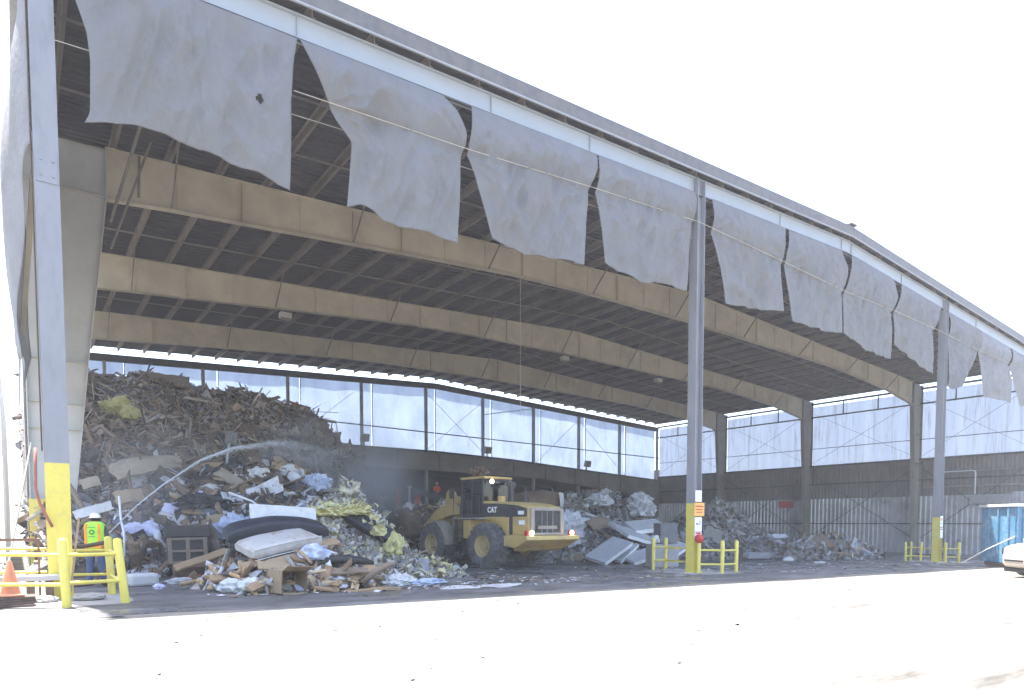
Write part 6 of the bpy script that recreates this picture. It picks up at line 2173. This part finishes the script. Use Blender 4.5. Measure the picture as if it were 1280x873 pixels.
secs = []
for x, w, z0, z1 in ((.02, .55, .50, .98), (-.03, .64, .42, 1.08), (-.14, .71, .36, 1.18), (-.35, .75, .32, 1.25), (-.8, .77, .30, 1.31), (-1.35, .78, .30, 1.38), (-1.36, .78, .30, 1.42), (-4.2, .78, .30, 1.42)):
    sec = []
    for k in range(25):
        a = 2 * math.pi * k / 24
        c_, s_ = math.cos(a), math.sin(a)
        sec.append((x, math.copysign(abs(c_) ** .35, c_) * w, (z0 + z1) / 2 + math.copysign(abs(s_) ** .35, s_) * (z1 - z0) / 2))
    secs.append(sec)
loft(secs, 'truck_body', M['cartp'], ct)
secs = []
for x, w, z1 in ((-1.25, .70, 1.44), (-1.75, .68, 2.0), (-1.95, .66, 2.06), (-2.9, .66, 2.06), (-3.0, .68, 1.44)):
    sec = []
    for k in range(25):
        a = 2 * math.pi * k / 24
        c_, s_ = math.cos(a), math.sin(a)
        sec.append((x, math.copysign(abs(c_) ** .3, c_) * w, 1.40 + max(0, math.copysign(abs(s_) ** .3, s_)) * (z1 - 1.40)))
    secs.append(sec)
loft(secs, 'cab', M['cartp'], ct)
mb = MB()
mb.add([(-1.30, -.60, 1.50), (-1.30, .60, 1.50), (-1.72, .58, 1.99), (-1.72, -.58, 1.99)], [(0, 1, 2, 3)])
mb.build('windscreen', M['black'], ct, solid=.02)
for s in (-1, 1):
    mb = MB()
    mb.box((-.095, s * .50, .98), (.16, .30, .26), rot('Z', -s * .45))
    hl = mb.build('headlight', M['black'], ct, bevel=.03)
    mb = MB()
    mb.box((-.03, s * .47, .98), (.1, .13, .2), rot('Z', -s * .45))
    mb.build('lens', M['white'], hl, bevel=.02)
    mb = MB()
    mb.box((-.42, s * .765, .98), (.34, .03, .24))
    mb.build('side_recess', M['black'], ct, bevel=.01)
mb = MB()
mb.box((.0, 0, .64), (.08, .95, .06))
mb.build('grille_slot', M['black'], ct)
mb = MB()
mb.b2(-.30, -.05, -.62, .62, .2, .36)
mb.build('bumper', M['black'], ct, bevel=.05)
mb = MB()
mb.b2(-.95, -.55, -.3, .3, 1.33, 1.5)
mb.build('hood_box', M['white'], ct, bevel=.04)
for x in (-.95, -3.3):
    for s in (-1, 1):
        mb = MB()
        mb.lathe([(.05, -.11), (.26, -.11), (.33, -.08), (.34, 0), (.33, .08), (.26, .11), (.05, .11)], (x, s * .70, .34), 'y', 24)
        w_ = mb.build('wheel', M['black'], ct, smooth=True, auto=35)
        mb = MB()
        mb.lathe([(.02, .115), (.17, .118), (.2, .105)] if s > 0 else [(.02, -.115), (.17, -.118), (.2, -.105)], (x, s * .70, .34), 'y', 18)
        mb.build('rim', M['grey_steel'], w_)

# ------------------------------------------------------------------ red machine far at the back
rm = empty('sorting_machine', (25.0, 31, gz(25)), R(-37), 'dark red framed machine with a sloping conveyor at the dim back of the shed', 'machine')
mb = MB()
for x in (-2.2, -.6, 1.2):
    for y in (-.6, .6): mb.b2(x - .12, x + .12, y - .12, y + .12, 0, 4.6 if x < 0 else 3.3)
mb.b2(-2.3, .2, -.7, .7, 3.2, 3.34)
mb.b2(-2.3, -.5, -.72, -.7, 2.0, 3.2)
mb.build('frame', mat('dusty_red_frame', (.42, .05, .05), (.30, .04, .045), 2, .7), rm)
mb = MB()
mb.bar((-.9, -.5, 4.5), (6.2, -.5, 2.6), .5, .45)
mb.build('conveyor', M['cat_k'], rm)
mb = MB()
mb.bar((2.2, -.8, 4.05), (5.6, -.8, 3.1), .06, .25)
mb.build('conveyor_guard', M['foam'], rm)
mb = MB()
mb.b2(-.75, -.25, -.82, -.76, 2.2, 3.8)
mb.build('red_panel', M['red'], rm)
mb = MB()
mb.tube([(22.9, 29.6, gz(22)), (22.9, 29.6, 4.15)], .09, 8)
mb.lathe([(.05, 0), (.2, .02), (.2, .1), (.05, .14)], (22.9, 29.6, 4.15), 'z', 10)
tag(mb.build('lamp_post', M['white']), 'short white post with a cap in front of the dark red machine', 'post')
mb = MB()
mb.tube([(27.0, 20.0, gz(27)), (27.0, 20, 3.5), (28.2, 20, 3.55), (28.9, 20, 3.5)], .05, 8)
mb.tube([(28.2, 20, 3.55), (28.2, 20, gz(28))], .05, 8)
mb.tube([(27.6, 20, gz(28)), (27.75, 20, 3.5)], .03, 8)
tag(mb.build('pipe_stand', M['pvc']), 'thin pale pipe stand showing above the loader hood', 'pipe stand')


# ------------------------------------------------------------------ drifting dust
def dust(loc, rad, dens, seed, label):
    bm = bmesh.new()
    bmesh.ops.create_icosphere(bm, subdivisions=3, radius=1)
    me = bpy.data.meshes.new('dust_cloud')
    bm.to_mesh(me)
    bm.free()
    m = bpy.data.materials.new('dust_air')
    m.use_nodes = True
    N, K = m.node_tree.nodes, m.node_tree.links
    N.remove(N['Principled BSDF'])
    pv = N.new('ShaderNodeVolumePrincipled')
    pv.inputs['Color'].default_value = (.9, .92, .97, 1)
    pv.inputs['Anisotropy'].default_value = .3
    tc = N.new('ShaderNodeTexCoord')
    ln = N.new('ShaderNodeVectorMath')
    ln.operation = 'LENGTH'
    K.new(tc.outputs['Object'], ln.inputs[0])
    mr = N.new('ShaderNodeMapRange')
    mr.inputs['From Min'].default_value = 1.0
    mr.inputs['From Max'].default_value = .15
    mr.interpolation_type = 'SMOOTHSTEP'
    K.new(ln.outputs['Value'], mr.inputs['Value'])
    nz = N.new('ShaderNodeTexNoise')
    nz.inputs['Scale'].default_value = 1.6
    nz.inputs['Detail'].default_value = 4
    mp = N.new('ShaderNodeMapping')
    mp.inputs['Location'].default_value = (seed, seed * .3, 0)
    K.new(tc.outputs['Object'], mp.inputs[0])
    K.new(mp.outputs[0], nz.inputs['Vector'])
    r2 = N.new('ShaderNodeMapRange')
    r2.inputs['From Min'].default_value = .35
    r2.inputs['From Max'].default_value = .7
    K.new(nz.outputs['Fac'], r2.inputs['Value'])
    a = N.new('ShaderNodeMath')
    a.operation = 'MULTIPLY'
    K.new(mr.outputs[0], a.inputs[0])
    K.new(r2.outputs[0], a.inputs[1])
    c = N.new('ShaderNodeMath')
    c.operation = 'MULTIPLY'
    c.inputs[1].default_value = dens
    K.new(a.outputs[0], c.inputs[0])
    K.new(c.outputs[0], pv.inputs['Density'])
    K.new(pv.outputs[0], N['Material Output'].inputs['Volume'])
    me.materials.append(m)
    o = bpy.data.objects.new('dust_cloud', me)
    COL.objects.link(o)
    o.location = loc
    o.scale = rad
    tag(o, label, 'dust', kind='stuff')


dust((10.3, 11.4, 3.5), (4.6, 3.4, 3.3), 1.0, 3.0, 'pale dust drifting between the heaps and the loader bucket')
dust((2.4, 6.0, 2.2), (3.4, 3.0, 3.2), .11, 9.0, 'thin mist hanging over the trash heap near the worker')

dust((7.6, 8.5, 4.0), (2.3, 1.2, .75), .8, 14.0, 'fine mist where the water arc breaks up')

# grit and scraps on the sunlit yard
n = 90
P = np.stack([rng.uniform(-3, 34, n), rng.uniform(-12, -4.2, n), np.zeros(n)], 1)
P[:, 2] = -GS * np.maximum(P[:, 0], -10) + .008
V_, F_ = scatter(P, np.tile([0, 0, 1.0], (n, 1)), [(3, tri, (.015, .05), (.015, .04), None, .15, .15), (2, box, (.015, .06), (.012, .03), (.008, .02), .15, .2), (.3, tri, (.06, .14), (.04, .1), None, .2, .15)])
tag(raw_mesh('yard_grit', V_, F_, [shard_mat('grit', [(.05, .045, .04), (.09, .08, .07), (.03, .03, .03), (.14, .12, .1)], .8)]), 'grit and small scraps on the sunlit yard', 'litter', kind='stuff')

# ------------------------------------------------------------------ dusty air, also added to lift the darks like lens veil
mb = MB()
mb.b2(-110, 110, -40, 90, -3.2, 16.6)
hz = bpy.data.materials.new('dust_veil_haze')
hz.use_nodes = True
N, K = hz.node_tree.nodes, hz.node_tree.links
N.remove(N['Principled BSDF'])
pv = N.new('ShaderNodeVolumePrincipled')
pv.inputs['Color'].default_value = (.93, .95, 1.0, 1)
pv.inputs['Density'].default_value = .0009
pv.inputs['Anisotropy'].default_value = 0
K.new(pv.outputs[0], N['Material Output'].inputs['Volume'])
tag(mb.build('haze', hz), kind='stuff')
